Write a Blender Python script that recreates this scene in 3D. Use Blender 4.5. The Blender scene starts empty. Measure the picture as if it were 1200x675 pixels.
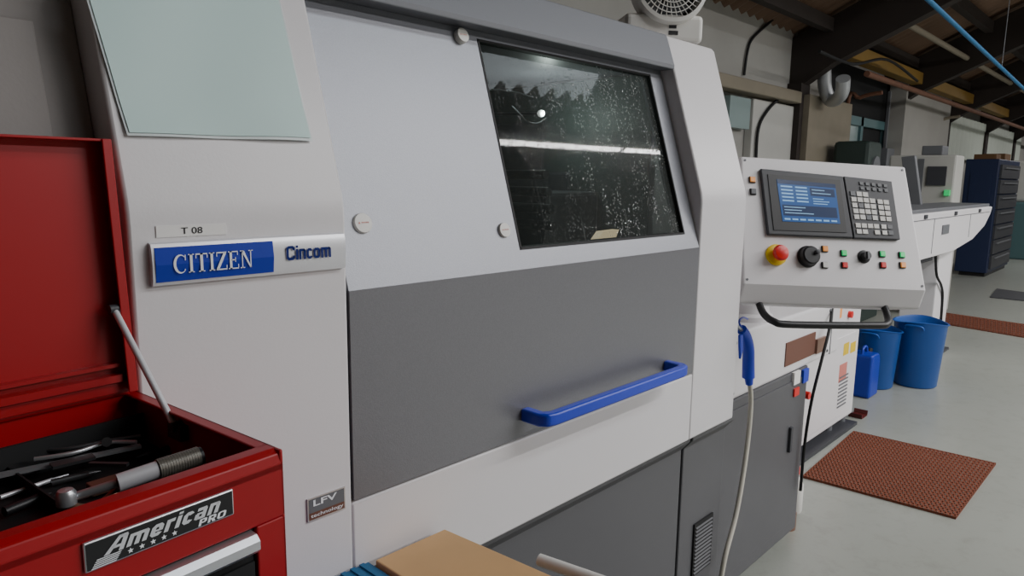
import bpy, bmesh, math, random
from mathutils import Vector, Matrix
random.seed(7)
C = bpy.context.scene.collection
# ---------------------------------------------------------------- camera calibration
F = 825.0
Xh = Vector((792, 119.5, -825)).normalized()
Zh = Vector((70, 5232, 825)).normalized()
Yh = Zh.cross(Xh).normalized(); Zh = Xh.cross(Yh).normalized()
CAM = Vector((0, 0, 1.45))
def ray(u, v):
    c = Vector((u-600, 337.5-v, -F)); return Vector((c.dot(Xh), c.dot(Yh), c.dot(Zh)))
def hit(u, v, p, n):
    d = ray(u, v); n = Vector(n); t = (Vector(p)-CAM).dot(n)/d.dot(n); return CAM + d*t
def hy(u, v, y): return hit(u, v, (0, y, 0), (0, 1, 0))
def hx(u, v, x): return hit(u, v, (x, 0, 0), (1, 0, 0))
def hz(u, v, z=0.0): return hit(u, v, (0, 0, z), (0, 0, 1))
cd = bpy.data.cameras.new('camera'); cam = bpy.data.objects.new('camera', cd); C.objects.link(cam)
M3 = Matrix((Xh, Yh, Zh)); cam.matrix_world = Matrix.Translation(CAM) @ M3.to_4x4()
cd.sensor_width = 36; cd.lens = F/1200*36; cd.clip_start = 0.02
bpy.context.scene.camera = cam
# ---------------------------------------------------------------- materials
def lin(h):
    h = h.lstrip('#'); r = [int(h[i:i+2], 16)/255 for i in (0, 2, 4)]
    return [(c/12.92 if c <= .04045 else ((c+.055)/1.055)**2.4) for c in r]
def mat(name, col, rough=.5, metal=0, var=.06, vs=5, bump=0, bs=150, emit=0, spec=.5, coat=0):
    m = bpy.data.materials.new(name); m.use_nodes = True; nt = m.node_tree; N = nt.nodes; L = nt.links
    b = N['Principled BSDF']; c = lin(col)
    tc = N.new('ShaderNodeTexCoord'); no = N.new('ShaderNodeTexNoise'); no.inputs['Scale'].default_value = vs; no.inputs['Detail'].default_value = 4
    L.new(tc.outputs['Object'], no.inputs['Vector'])
    mx = N.new('ShaderNodeMix'); mx.data_type = 'RGBA'
    mx.inputs[6].default_value = [max(0, x*(1-var)) for x in c]+[1]; mx.inputs[7].default_value = [min(1, x*(1+var)) for x in c]+[1]
    L.new(no.outputs['Fac'], mx.inputs[0]); L.new(mx.outputs[2], b.inputs['Base Color'])
    b.inputs['Roughness'].default_value = rough; b.inputs['Metallic'].default_value = metal
    b.inputs['Specular IOR Level'].default_value = spec; b.inputs['Coat Weight'].default_value = coat
    if bump:
        n2 = N.new('ShaderNodeTexNoise'); n2.inputs['Scale'].default_value = bs; n2.inputs['Detail'].default_value = 3
        L.new(tc.outputs['Object'], n2.inputs['Vector'])
        bp = N.new('ShaderNodeBump'); bp.inputs['Strength'].default_value = bump; bp.inputs['Distance'].default_value = .002
        L.new(n2.outputs['Fac'], bp.inputs['Height']); L.new(bp.outputs['Normal'], b.inputs['Normal'])
    if emit:
        b.inputs['Emission Color'].default_value = c+[1]; b.inputs['Emission Strength'].default_value = emit
    return m
M = {}
M['white'] = mat('machine_white_paint', '#e0dddf', .38, var=.02, bump=.05, bs=260)
M['shaded'] = mat('side_cover_painted_shade', '#8f8986', .5, var=.03, bump=.06, bs=260)  # greyish white cover, its shadow put into the colour
M['doorup'] = mat('door_light_grey_paint', '#8d8f96', .36, .3, var=.10, vs=420, bump=.12, bs=500)
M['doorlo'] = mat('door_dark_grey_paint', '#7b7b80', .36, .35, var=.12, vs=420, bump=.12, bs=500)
M['beam'] = mat('header_grey_paint', '#6c6e74', .42, .15, var=.05, vs=300)
M['panel'] = mat('lower_grey_paint', '#57575b', .42, .1, var=.06, bump=.06, bs=400)
M['black'] = mat('black_plastic', '#17171a', .45, var=.1)
M['rubber'] = mat('black_rubber', '#101012', .7, var=.1)
M['darkgap'] = mat('dark_interior', '#0c0d10', .8)
M['cavity'] = mat('wet_enclosure_steel', '#434c4a', .55, .1, var=.45, vs=7)
M['blue'] = mat('blue_plastic', '#1838c4', .35, var=.04)
M['badgeblue'] = mat('badge_blue_enamel', '#0b2ea8', .4, var=.03, spec=.3)
M['silver'] = mat('brushed_silver', '#d4d5da', .3, .8, var=.05, vs=30)
M['badgesil'] = mat('satin_badge_silver', '#dcdde2', .32, .35, var=.03, vs=30)
M['steel'] = mat('tool_steel', '#b4b6b9', .3, .7, var=.15, vs=30)
M['dsteel'] = mat('dark_tool_steel', '#4c4c4e', .35, .6, var=.2, vs=30)
M['grip'] = mat('knurled_steel_grip', '#7a766e', .42, .5, var=.25, vs=300)
M['letter'] = mat('white_lettering', '#f2f4f8', .4, 0, var=.01)
M['letterblue'] = mat('navy_lettering', '#0a1f70', .5, 0, var=.01, spec=.2)
M['ink'] = mat('black_ink', '#15151a', .6, var=.01)
M['paper'] = mat('pale_green_paper', '#c4dfdc', .55, var=.03, vs=3, bump=.25, bs=14)
M['sleeve'] = mat('clear_sleeve_edge', '#c4cdcd', .3, var=.03)
M['sticker'] = mat('white_label_tape', '#f0eeec', .35, var=.02)
M['red'] = mat('toolbox_red_enamel', '#a00814', .38, var=.06, coat=.1, bump=.03, bs=60, spec=.35)
M['redpl'] = mat('red_plastic', '#dc201c', .35)
M['pinkpl'] = mat('faded_red_print', '#cf7a70', .5)
M['darkred'] = mat('dark_red_plastic', '#521512', .5)
M['yellow'] = mat('yellow_plastic', '#e6c414', .4)
M['yellowst'] = mat('yellow_painted_steel', '#86692c', .6, var=.2)
M['green'] = mat('green_lamp', '#24c06a', .3, emit=.5)
M['orange'] = mat('orange_lamp', '#e2934a', .3, emit=.3)
M['offwhite'] = mat('off_white_plastic', '#dcdad5', .4)
M['wood'] = mat('plywood_board', '#cda574', .6, var=.15, vs=9)
M['bluemat'] = mat('blue_rubber_mat', '#17618f', .6, var=.1)
M['brownmat'] = mat('rust_brown_rubber', '#744231', .75, var=.15, spec=.2)
M['tub'] = mat('blue_tub_plastic', '#1d55a4', .4, var=.08)
M['can'] = mat('jerrycan_blue', '#1633a4', .35)
M['navy'] = mat('navy_cabinet', '#1b2748', .45)
M['wall'] = mat('painted_wall', '#9b9994', .8, var=.15, vs=2)
M['walldoor'] = mat('grey_white_door', '#b6b5b0', .6, var=.05)
M['cream'] = mat('cream_paint', '#807868', .7, var=.12)
M['rafter'] = mat('dark_rafter', '#2c2420', .8, var=.25)
M['teal'] = mat('teal_frame', '#48676a', .5)
M['clad'] = mat('translucent_cladding', '#b2b9ae', .6, emit=.06)
M['pane'] = mat('dim_office_pane', '#7f908f', .3, emit=.05)
M['duct'] = mat('duct_silver', '#c2c5c8', .38, .5, var=.1)
M['plate'] = mat('brown_plate', '#6e4638', .5)
M['carton'] = mat('carton_board', '#6e5034', .8)
M['hose'] = mat('cream_hose', '#c9c5b8', .5)
M['grey'] = mat('mid_grey_plastic', '#67696d', .5)
M['dgrey'] = mat('dark_grey_plastic', '#3a3b40', .5)
M['skyl'] = mat('skylight_sheet', '#dfe8ee', .5, emit=10)
M['tubem'] = mat('lamp_tube', '#fff6e8', .5, emit=5)
M['bronze'] = mat('bronze_tag', '#8d6a5a', .35, .6)
M['nozzle'] = mat('painted_highlight', '#f4f6f4', .4, emit=.9)  # glow stands in for a round highlight in the window
M['glow'] = mat('painted_reflection', '#e8cfa8', .4, emit=.9)  # cream glow painting a warm reflection low in the window
M['rust'] = mat('rusty_pipe', '#6e4a38', .7, var=.3)
M['darkgreen'] = mat('dark_green_machine_paint', '#2c3a36', .5, var=.15)
def floor_mat():
    m = mat('painted_concrete', '#969992', .32, var=.12, vs=1.0, bump=.02, bs=30)
    nt = m.node_tree; N = nt.nodes; L = nt.links; b = N['Principled BSDF']
    src = b.inputs['Base Color'].links[0].from_socket
    tc = N.new('ShaderNodeTexCoord'); n = N.new('ShaderNodeTexNoise'); n.inputs['Scale'].default_value = 9; n.inputs['Detail'].default_value = 9; n.inputs['Roughness'].default_value = .75
    L.new(tc.outputs['Object'], n.inputs['Vector']); r = N.new('ShaderNodeValToRGB'); r.color_ramp.elements[0].position = .32; r.color_ramp.elements[0].color = (.6, .58, .55, 1)
    r.color_ramp.elements[1].position = .5; r.color_ramp.elements[1].color = (1, 1, 1, 1); L.new(n.outputs['Fac'], r.inputs[0])
    mx = N.new('ShaderNodeMix'); mx.data_type = 'RGBA'; mx.blend_type = 'MULTIPLY'; mx.inputs[0].default_value = .35
    L.new(src, mx.inputs[6]); L.new(r.outputs[0], mx.inputs[7]); L.new(mx.outputs[2], b.inputs['Base Color'])
    return m
M['floor'] = floor_mat()
def glass_mat():
    m = bpy.data.materials.new('wet_window_glass'); m.use_nodes = True; nt = m.node_tree; N = nt.nodes; L = nt.links
    b = N['Principled BSDF']; out = N['Material Output']
    b.inputs['Base Color'].default_value = (.03, .035, .033, 1); b.inputs['Roughness'].default_value = .02; b.inputs['Specular IOR Level'].default_value = .24
    tc = N.new('ShaderNodeTexCoord')
    def ramp(p0, c0, p1, c1, src):
        r = N.new('ShaderNodeValToRGB'); r.color_ramp.elements[0].position = p0; r.color_ramp.elements[0].color = (c0, c0, c0, 1)
        r.color_ramp.elements[1].position = p1; r.color_ramp.elements[1].color = (c1, c1, c1, 1); L.new(src, r.inputs[0]); return r.outputs[0]
    def op(o_, a, b_):
        n = N.new('ShaderNodeMath'); n.operation = o_; L.new(a, n.inputs[0])
        if isinstance(b_, float): n.inputs[1].default_value = b_
        else: L.new(b_, n.inputs[1])
        return n.outputs[0]
    ms = N.new('ShaderNodeMapping'); ms.inputs['Scale'].default_value = (1.0, 0.0, .7); L.new(tc.outputs['Object'], ms.inputs['Vector'])
    vo = N.new('ShaderNodeTexVoronoi'); vo.inputs['Scale'].default_value = 270; L.new(ms.outputs[0], vo.inputs['Vector'])
    d1 = ramp(.18, 1, .40, 0, vo.outputs['Distance'])
    sc = N.new('ShaderNodeSeparateColor'); L.new(vo.outputs['Color'], sc.inputs[0]); pick = ramp(.25, .1, .85, 1, sc.outputs[0])
    v2 = N.new('ShaderNodeTexVoronoi'); v2.inputs['Scale'].default_value = 120; L.new(ms.outputs[0], v2.inputs['Vector'])
    d2 = ramp(.08, 1, .18, 0, v2.outputs['Distance'])
    no = N.new('ShaderNodeTexNoise'); no.inputs['Scale'].default_value = 8; no.inputs['Detail'].default_value = 5
    mq = N.new('ShaderNodeMapping'); mq.inputs['Scale'].default_value = (2.6, 0, .8); L.new(tc.outputs['Object'], mq.inputs['Vector']); L.new(mq.outputs[0], no.inputs['Vector'])
    patch = ramp(.40, .08, .62, 1, no.outputs['Fac'])
    mp = N.new('ShaderNodeMapping'); mp.inputs['Scale'].default_value = (70, 0, 3); L.new(tc.outputs['Object'], mp.inputs['Vector'])
    n3 = N.new('ShaderNodeTexNoise'); n3.inputs['Scale'].default_value = 1.6; n3.inputs['Detail'].default_value = 2; L.new(mp.outputs[0], n3.inputs['Vector'])
    runs = ramp(.56, 0, .68, 1, n3.outputs['Fac'])
    sp = N.new('ShaderNodeSeparateXYZ'); L.new(tc.outputs['Object'], sp.inputs[0])
    g = N.new('ShaderNodeMapRange'); g.inputs['From Min'].default_value = -.06; g.inputs['From Max'].default_value = .25; g.inputs['To Min'].default_value = .15; g.inputs['To Max'].default_value = 1; L.new(sp.outputs['X'], g.inputs['Value'])
    mask = op('MULTIPLY', op('MULTIPLY', op('MAXIMUM', op('MULTIPLY', d1, pick), d2), patch), g.outputs[0])
    run2 = op('MULTIPLY', op('MULTIPLY', runs, patch), op('MULTIPLY', g.outputs[0], .20))
    film = op('MULTIPLY', g.outputs[0], .04)
    tot = op('MAXIMUM', op('MAXIMUM', op('MULTIPLY', mask, .62), run2), film)
    tr = N.new('ShaderNodeBsdfTransparent'); tr.inputs[0].default_value = (.68, .74, .71, 1)
    m1 = N.new('ShaderNodeMixShader'); m1.inputs[0].default_value = .58; L.new(b.outputs[0], m1.inputs[1]); L.new(tr.outputs[0], m1.inputs[2])
    df = N.new('ShaderNodeBsdfDiffuse'); df.inputs[0].default_value = (.46, .48, .47, 1)
    m2 = N.new('ShaderNodeMixShader'); L.new(tot, m2.inputs[0]); L.new(m1.outputs[0], m2.inputs[1]); L.new(df.outputs[0], m2.inputs[2])
    L.new(m2.outputs[0], out.inputs['Surface'])
    bp = N.new('ShaderNodeBump'); bp.inputs['Strength'].default_value = .2; bp.inputs['Distance'].default_value = .001; L.new(mask, bp.inputs['Height']); L.new(bp.outputs['Normal'], b.inputs['Normal'])
    return m
M['glass'] = glass_mat()
M['roof'] = mat('corrugated_brown_sheet', '#6f5745', .7, var=.35, vs=1.5)
M['screen'] = mat('lcd_blue', '#1f4c86', .25, emit=.5)
M['screenl'] = mat('lcd_light', '#86b4dc', .25, emit=.45)
M['screend'] = mat('lcd_dark', '#102a50', .25, emit=.35)
# ---------------------------------------------------------------- mesh builder
PM = {}
class MB:
    def __init__(s): s.v = []; s.f = []; s.m = []; s.cur = 0; s.xf = None
    def add(s, vs, fs):
        n = len(s.v)
        for p in vs:
            p = Vector(p); s.v.append(s.xf @ p if s.xf else p)
        for f in fs: s.f.append(tuple(i+n for i in f)); s.m.append(s.cur)
        return s
    def box(s, x0, x1, y0, y1, z0, z1):
        return s.add([(x0,y0,z0),(x1,y0,z0),(x1,y1,z0),(x0,y1,z0),(x0,y0,z1),(x1,y0,z1),(x1,y1,z1),(x0,y1,z1)],
                     [(0,3,2,1),(4,5,6,7),(0,1,5,4),(1,2,6,5),(2,3,7,6),(3,0,4,7)])
    def prism(s, poly, a0, a1, axis='x'):
        def q(a, p):
            return {'x': (a, p[0], p[1]), 'y': (p[0], a, p[1]), 'z': (p[0], p[1], a)}[axis]
        n = len(poly)
        return s.add([q(a0, p) for p in poly]+[q(a1, p) for p in poly],
                     [tuple(range(n-1, -1, -1)), tuple(range(n, 2*n))]+[(i, (i+1) % n, n+(i+1) % n, n+i) for i in range(n)])
    def hexa(s, a, b):
        return s.add(list(a)+list(b), [(0,3,2,1),(4,5,6,7),(0,1,5,4),(1,2,6,5),(2,3,7,6),(3,0,4,7)])
    def cyl(s, p0, p1, r0, r1=None, n=20, cap=True):
        p0 = Vector(p0); p1 = Vector(p1); r1 = r0 if r1 is None else r1
        d = (p1-p0).normalized(); a = d.orthogonal().normalized(); b = d.cross(a)
        vs = [p0+(a*math.cos(t)+b*math.sin(t))*r0 for t in [2*math.pi*i/n for i in range(n)]]
        vs += [p1+(a*math.cos(t)+b*math.sin(t))*r1 for t in [2*math.pi*i/n for i in range(n)]]
        fs = [(i, (i+1) % n, n+(i+1) % n, n+i) for i in range(n)]
        if cap: fs += [tuple(range(n-1, -1, -1)), tuple(range(n, 2*n))]
        return s.add(vs, fs)
    def tube(s, pts, r, n=10, sm=4, closed=False):
        P = [Vector(p) for p in pts]
        if sm > 1 and len(P) > 2:
            Q = []
            for i in range(len(P)-1):
                a = P[max(i-1, 0)]; b = P[i]; c = P[i+1]; d = P[min(i+2, len(P)-1)]
                for k in range(sm):
                    t = k/sm
                    Q.append(.5*((2*b)+(c-a)*t+(2*a-5*b+4*c-d)*t*t+(-a+3*b-3*c+d)*t**3))
            Q.append(P[-1]); P = Q
        vs = []; up = None
        for i, p in enumerate(P):
            d = (P[min(i+1, len(P)-1)]-P[max(i-1, 0)]).normalized()
            if up is None: up = d.orthogonal().normalized()
            a = (up-d*up.dot(d)).normalized(); up = a; b = d.cross(a)
            rr = r[0]+(r[1]-r[0])*i/(len(P)-1) if isinstance(r, tuple) else r
            vs += [p+(a*math.cos(2*math.pi*k/n)+b*math.sin(2*math.pi*k/n))*rr for k in range(n)]
        m = len(P)
        fs = [(i*n+k, i*n+(k+1) % n, (i+1)*n+(k+1) % n, (i+1)*n+k) for i in range(m-1) for k in range(n)]
        fs += [tuple(range(n-1, -1, -1)), tuple(range((m-1)*n, m*n))]
        return s.add(vs, fs)
    def lathe(s, prof, c=(0,0,0), n=32, ax=None):
        c = Vector(c); R = ax if ax else Matrix.Identity(3); vs = []; m = len(prof)
        for (r, z) in prof:
            vs += [c+R @ Vector((r*math.cos(2*math.pi*k/n), r*math.sin(2*math.pi*k/n), z)) for k in range(n)]
        fs = [(i*n+k, i*n+(k+1) % n, (i+1)*n+(k+1) % n, (i+1)*n+k) for i in range(m-1) for k in range(n)]
        if prof[0][0] > 1e-6: fs.append(tuple(range(n-1, -1, -1)))
        if prof[-1][0] > 1e-6: fs.append(tuple(range((m-1)*n, m*n)))
        return s.add(vs, fs)
    def build(s, name, m, parent=None, local=False, bevel=0, seg=2, smooth=None):
        me = bpy.data.meshes.new(name)
        vs = s.v
        if parent is not None and not local:
            I = PM[parent.name].inverted(); vs = [I @ v for v in vs]
        org = Vector((0, 0, 0))
        if parent is None and s.v and not name.startswith(('wall_', 'floor', 'ceiling', 'window_', 'door_', 'trim_', 'baseboard_')):
            org = Vector(((min(v.x for v in vs)+max(v.x for v in vs))/2, (min(v.y for v in vs)+max(v.y for v in vs))/2, min(v.z for v in vs)))
            vs = [v-org for v in vs]
        me.from_pydata([tuple(v) for v in vs], [], s.f)
        ms = m if isinstance(m, (list, tuple)) else [m]
        for x in ms: me.materials.append(M[x])
        me.polygons.foreach_set('material_index', s.m)
        bm = bmesh.new(); bm.from_mesh(me); bmesh.ops.recalc_face_normals(bm, faces=bm.faces); bm.to_mesh(me); bm.free()
        if smooth:
            me.polygons.foreach_set('use_smooth', [True]*len(me.polygons)); me.set_sharp_from_angle(angle=math.radians(smooth))
        me.update()
        o = bpy.data.objects.new(name, me); C.objects.link(o); o.location = org
        if bevel:
            b = o.modifiers.new('bevel', 'BEVEL'); b.width = bevel; b.segments = seg; b.limit_method = 'ANGLE'; b.angle_limit = math.radians(40)
        if parent is not None:
            o.parent = parent; PM[o.name] = PM[parent.name]
        return o
def tag(o, label, cat, group=None, kind=None):
    o['label'] = label; o['category'] = cat
    if group: o['group'] = group
    if kind: o['kind'] = kind
    return o
def struct(o): o['kind'] = 'structure'; return o
def thing(name, label, cat, mtx, group=None):
    if not isinstance(mtx, Matrix): mtx = Matrix.Translation(mtx)
    o = bpy.data.objects.new(name, None); C.objects.link(o); o.matrix_world = mtx; o.empty_display_size = .1
    PM[o.name] = mtx.copy(); return tag(o, label, cat, group)
def frame(o, right, up):
    r = Vector(right).normalized(); u = Vector(up); u = (u-r*u.dot(r)).normalized(); n = r.cross(u)
    m = Matrix((r, u, n)).transposed().to_4x4(); m.translation = Vector(o); return m
def text(body, w, h, fm, name, m, parent, bold=0, shear=0, ext=.0003, space=1):
    cu = bpy.data.curves.new('txt', 'FONT'); cu.body = body; cu.offset = bold; cu.shear = shear; cu.resolution_u = 3; cu.space_character = space
    o = bpy.data.objects.new('txt', cu); C.objects.link(o); dg = bpy.context.evaluated_depsgraph_get(); dg.update()
    me = bpy.data.meshes.new_from_object(o.evaluated_get(dg)); bpy.data.objects.remove(o)
    xs = [v.co.x for v in me.vertices]; ys = [v.co.y for v in me.vertices]
    x0, x1, y0, y1 = min(xs), max(xs), min(ys), max(ys)
    mb = MB(); mb.xf = fm
    mb.add([((v.co.x-(x0+x1)/2)/(x1-x0)*w, (v.co.y-(y0+y1)/2)/(y1-y0)*h, ext) for v in me.vertices], [tuple(p.vertices) for p in me.polygons])
    bpy.data.meshes.remove(me)
    return mb.build(name, m, parent)
# ================================================================ SETTING
mb = MB(); mb.box(-6, 27, -7, 3.1, -.1, 0); struct(mb.build('floor', 'floor'))
mb = MB(); mb.box(-6, 27, 3.0, 3.1, 0, 3.0); struct(mb.build('wall_back', 'wall'))
mb = MB(); mb.box(-6, 27, -7.1, -7, 0, 3.0); struct(mb.build('wall_front', 'wall'))
mb = MB(); mb.prism([(3.1, 0), (3.1, 2.95), (-2, 5.2), (-7.1, 2.95), (-7.1, 0)], 27, 27.1, 'x'); struct(mb.build('wall_far', 'wall'))
mb = MB(); mb.prism([(3.1, 0), (3.1, 2.95), (-2, 5.2), (-7.1, 2.95), (-7.1, 0)], -6.1, -6, 'x'); struct(mb.build('wall_left', 'wall'))
mb = MB(); n = 33*32
for side in (1, -1):
    vs = []; ye = 3.1 if side > 0 else -7.1; ze = 2.9-.045
    for i in range(n+1):
        x = -6.1+33.2*i/n; dz = .02*math.sin(2*math.pi*x/.16)
        vs += [(x, ye, ze+dz), (x, -2, 5.15+dz)]
    mb.add(vs, [(2*i, 2*i+2, 2*i+3, 2*i+1) for i in range(n)])
struct(mb.build('ceiling', 'roof'))
mb = MB(); vs = []; n = 320
for i in range(n+1):
    x = 1+i*6.5/n; sn = math.sin(2*math.pi*x/.28)
    vs += [(x, -2.02, 5.05+.02*sn), (x, -2.40+.05*sn, 4.88+.03*sn)]
mb.add(vs, [(2*i, 2*i+2, 2*i+3, 2*i+1) for i in range(n)]); struct(mb.build('window_1', 'skyl'))
k = 0
for x in (7.15, 10.1, 13.0, 16.0, 19.0, 22.0):
    k += 1; mb = MB()
    mb.prism([(3, 2.3), (2.6, 2.56), (-2, 4.62), (-6.6, 2.56), (-7, 2.3), (-7, 2.84), (-2, 5.0), (3, 2.84)], x, x+.14, 'x')
    mb.box(x-.04, x+.18, 2.86, 3.0, 0, 2.4)
    struct(mb.build('trim_%d' % k, 'rafter'))
for s_ in (.35, 1.1, 1.9, 2.7, 3.6, 4.5):
    k += 1; mb = MB(); z = 2.83+.45*s_; mb.box(4.4, 26, 3-s_-.04, 3-s_+.04, z-.13, z-.01); struct(mb.build('trim_%d' % k, 'rafter'))
def wallbox(u0, v0, u1, v1, d0=2.92, d1=3.0):
    a = hy(u0, v0, 3.0); b = hy(u1, v1, 3.0); mb = MB(); mb.box(min(a.x, b.x), max(a.x, b.x), d0, d1, min(a.z, b.z), max(a.z, b.z)); return mb
mb = MB(); mb.box(5.2, 7.1, 2.84, 3.0, 2.2, 2.31); struct(mb.build('trim_20', 'cream', bevel=.01))
struct(wallbox(874, 116, 922, 400).build('door_1', 'walldoor', bevel=.01))
struct(wallbox(846, 112, 868, 152).build('window_6', 'pane'))
struct(wallbox(926, 112, 952, 430, 2.80, 2.95).build('trim_21', 'cream'))
a = hy(960, 138, 3); b = hy(1030, 138, 3)
mb = MB(); mb.box(a.x, b.x, 2.93, 3.0, 0, 2.75); struct(mb.build('door_2', 'darkgap'))
mb = MB(); mb.box(a.x+.12, a.x+1.0, 2.91, 2.93, .9, 2.1); struct(mb.build('window_8', 'pane'))
mb = MB()
for (x0, x1) in ((a.x, a.x+.12), (a.x+1.0, a.x+1.08), (b.x-.12, b.x)): mb.box(x0, x1, 2.88, 2.93, 0, 2.2)
mb.box(a.x, b.x, 2.88, 2.93, 2.1, 2.2); struct(mb.build('trim_22', 'teal'))
struct(wallbox(1034, 95, 1058, 420, 2.7, 2.9).build('trim_23', 'wall'))
mb = MB(); mb.box(7.3, 16, 2.55, 2.68, 2.66, 2.80); o = mb.build('crane_rail', 'yellowst', bevel=.008)
tag(o, 'long yellow painted steel rail high along the back wall', 'rail')
a = hy(1070, 140, 2.9); mb = MB(); nn = 120
vs = []
for i in range(nn+1):
    x = a.x+(20-a.x)*i/nn; y = 2.9+.02*math.sin(i*1.6); vs += [(x, y, 1.85), (x, y, 2.55)]
mb.add(vs, [(2*i, 2*i+2, 2*i+3, 2*i+1) for i in range(nn)]); struct(mb.build('window_7', 'clad', smooth=80))
p = [hy(966, 82, 2.75), hy(967, 104, 2.75), hy(974, 118, 2.7), hy(986, 110, 2.55), hy(988, 92, 2.5)]
mb = MB(); mb.tube(p, .065, 16, 5)
o = mb.build('air_duct', 'duct', smooth=50); tag(o, 'shiny silver flexible air duct bending beside the yellow rail', 'duct')
for lab, pts, r, m, yy in (('thin black cable looping up the white wall', [(872, 88), (876, 60), (882, 45), (900, 28), (932, 2)], .012, 'rubber', 2.98),
                    ('black cable hanging in a curve against the white wall door', [(912, 116), (899, 130), (889, 150), (886, 186), (884, 260), (884, 395)], .014, 'rubber', 2.9),
                    ('dark pipe climbing the wall above the wall opening', [(1068, 190), (1066, 150), (1070, 110), (1078, 80)], .03, 'rafter', 2.86),
                    ('black cable strung under the rafters', [(960, 60), (1000, 75), (1040, 70), (1075, 95)], .014, 'rubber', 2.4)):
    mb = MB(); mb.tube([hy(u, v, yy) for u, v in pts], r, 8, 5)
    tag(mb.build('cable' if 'cable' in lab else 'pipe', m, smooth=60), lab, 'cable' if 'cable' in lab else 'pipe')
for lab, y, z, r, m, x0 in (('rust brown pipe running along the wall under the yellow rail', 2.42, 2.5, .03, 'rust', 7.6), ('slim grey conduit running along the wall above the pale cladding', 2.80, 2.66, .02, 'grey', 9.6), ('dull brown pipe running high beneath the roof purlins', 2.1, 2.93, .03, 'cream', 7.4)):
    mb = MB(); mb.cyl((x0, y, z), (23, y, z), r, n=12); tag(mb.build('pipe', m, smooth=60), lab, 'pipe')
for i, (x, z, w_, h_, m, lab) in enumerate(((9.75, 1.45, .30, .42, 'grey', 'grey electrical box on the wall beside the pale column'), (10.4, 1.9, .3, .3, 'walldoor', 'white fuse box on the wall over the pale cladding'), (12.1, 1.95, .35, .5, 'teal', 'teal switch box on the wall behind the navy cabinet'))):
    mb = MB(); mb.box(x, x+w_, 2.78, 2.88, z, z+h_); mb.box(x+w_*.4, x+w_*.6, 2.765, 2.78, z+h_*.4, z+h_*.6); mb.box(x+w_*.45, x+w_*.55, 2.84, 2.88, z+h_, 2.58); tag(mb.build('switch_box', m, bevel=.006), lab, 'electrical box')
for i, (x, m, lab) in enumerate(((8.35, 'rust', 'rusty downpipe on the wall left of the dark opening frame'), (11.95, 'cream', 'drab downpipe on the wall behind the locker'))):
    mb = MB(); mb.tube([(x, 2.84, 0), (x, 2.84, 2.2), (x+.04, 2.72, 2.36), (x+.05, 2.5, 2.40)], .022, 10, 5); tag(mb.build('pipe', m, smooth=60), lab, 'pipe')
DG = thing('bandsaw', 'dark green workshop machine standing at the wall behind the control panel', 'machine', (7.95, 2.55, 0))
mb = MB(); mb.box(7.55, 8.25, 2.3, 2.78, 0, 1.25); mb.build('base', 'darkgreen', DG, bevel=.02)
mb = MB(); mb.box(7.7, 8.1, 2.36, 2.72, 1.25, 1.86); mb.build('head', 'darkgreen', DG, bevel=.04)
mb = MB(); mb.cyl((7.9, 2.34, 1.6), (7.9, 2.36, 1.6), .11, n=24); mb.build('dial', 'grey', DG)
pa = hy(1085, -3, 1.2); pb = hy(1206, 110, 1.2); t_ = thing('air_line', 'long thin blue compressed air pipe hanging under the roof', 'pipe', pa)
mb = MB(); mb.cyl(pa+(pa-pb)*.1, pb+(pb-pa)*.3, .014, n=12); mb.build('pipe', 'bluemat', t_, smooth=60)
for f in (.62, 1.2):
    q = pa+(pb-pa)*f; mb = MB(); mb.cyl(q, (q.x, q.y, 3.6), .003, n=6); mb.build('hanger', 'grey', t_)
def lamp(x, y, z, e, lab, L=1.87, wd=.06):
    t = thing('ceiling_light', lab, 'light', (x, y, z), 'hanging tube lights')
    mb = MB(); mb.prism([(-.06, 0), (.06, 0), (.035, .05), (-.035, .05)], -L, L, 'x'); mb.build('housing', 'grey', t, local=True)
    mb = MB(); mb.cyl((-L+.03, 0, -.02), (L-.03, 0, -.02), .014, n=10); mb.build('tube', 'tubem', t, local=True)
    zt = 2.9+.45*(3-y) if y > -2 else 2.9+.45*(y+7)
    for s_ in (-.8*L, .8*L):
        mb = MB(); mb.cyl((s_, 0, .05), (s_, 0, zt-z), .004, n=6); mb.build('hanger', 'grey', t, local=True)
    l = bpy.data.lights.new('tube_light', 'AREA'); l.shape = 'RECTANGLE'; l.size = 2*L; l.size_y = wd; l.energy = e; l.color = (1, .985, .98)
    lo = bpy.data.objects.new('tube_light', l); C.objects.link(lo); lo.location = (x, y, z-.045)
lamp(3.5, -1.3, 3.3, 78, 'long tube light hanging nearest in front of the lathe', wd=.06)
lamp(7.3, -1.3, 3.3, 78, 'long tube light hanging second along the aisle row', wd=.06)
lamp(11.1, -1.3, 3.3, 70, 'long tube light hanging third along the aisle row')
lamp(4.4, -3.9, 3.45, 250, 'added long tube light near the opposite wall, unseen fill for the lathe', wd=.12)  # unseen row added to carry most light, clear of the window reflection
lamp(8.6, -3.9, 3.45, 230, 'added second long tube light along the opposite wall, unseen fill', wd=.12)  # second fill lamp of the added unseen row
lamp(15.9, .4, 3.05, 60, 'long tube light hanging over the navy cabinet end of the aisle', 1.3)
lamp(20.5, .9, 3.0, 60, 'long tube light hanging at the far end of the hall')
w = bpy.data.worlds.new('world'); bpy.context.scene.world = w; w.use_nodes = True
w.node_tree.nodes['Background'].inputs[0].default_value = (.5, .55, .6, 1); w.node_tree.nodes['Background'].inputs[1].default_value = .3
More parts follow.
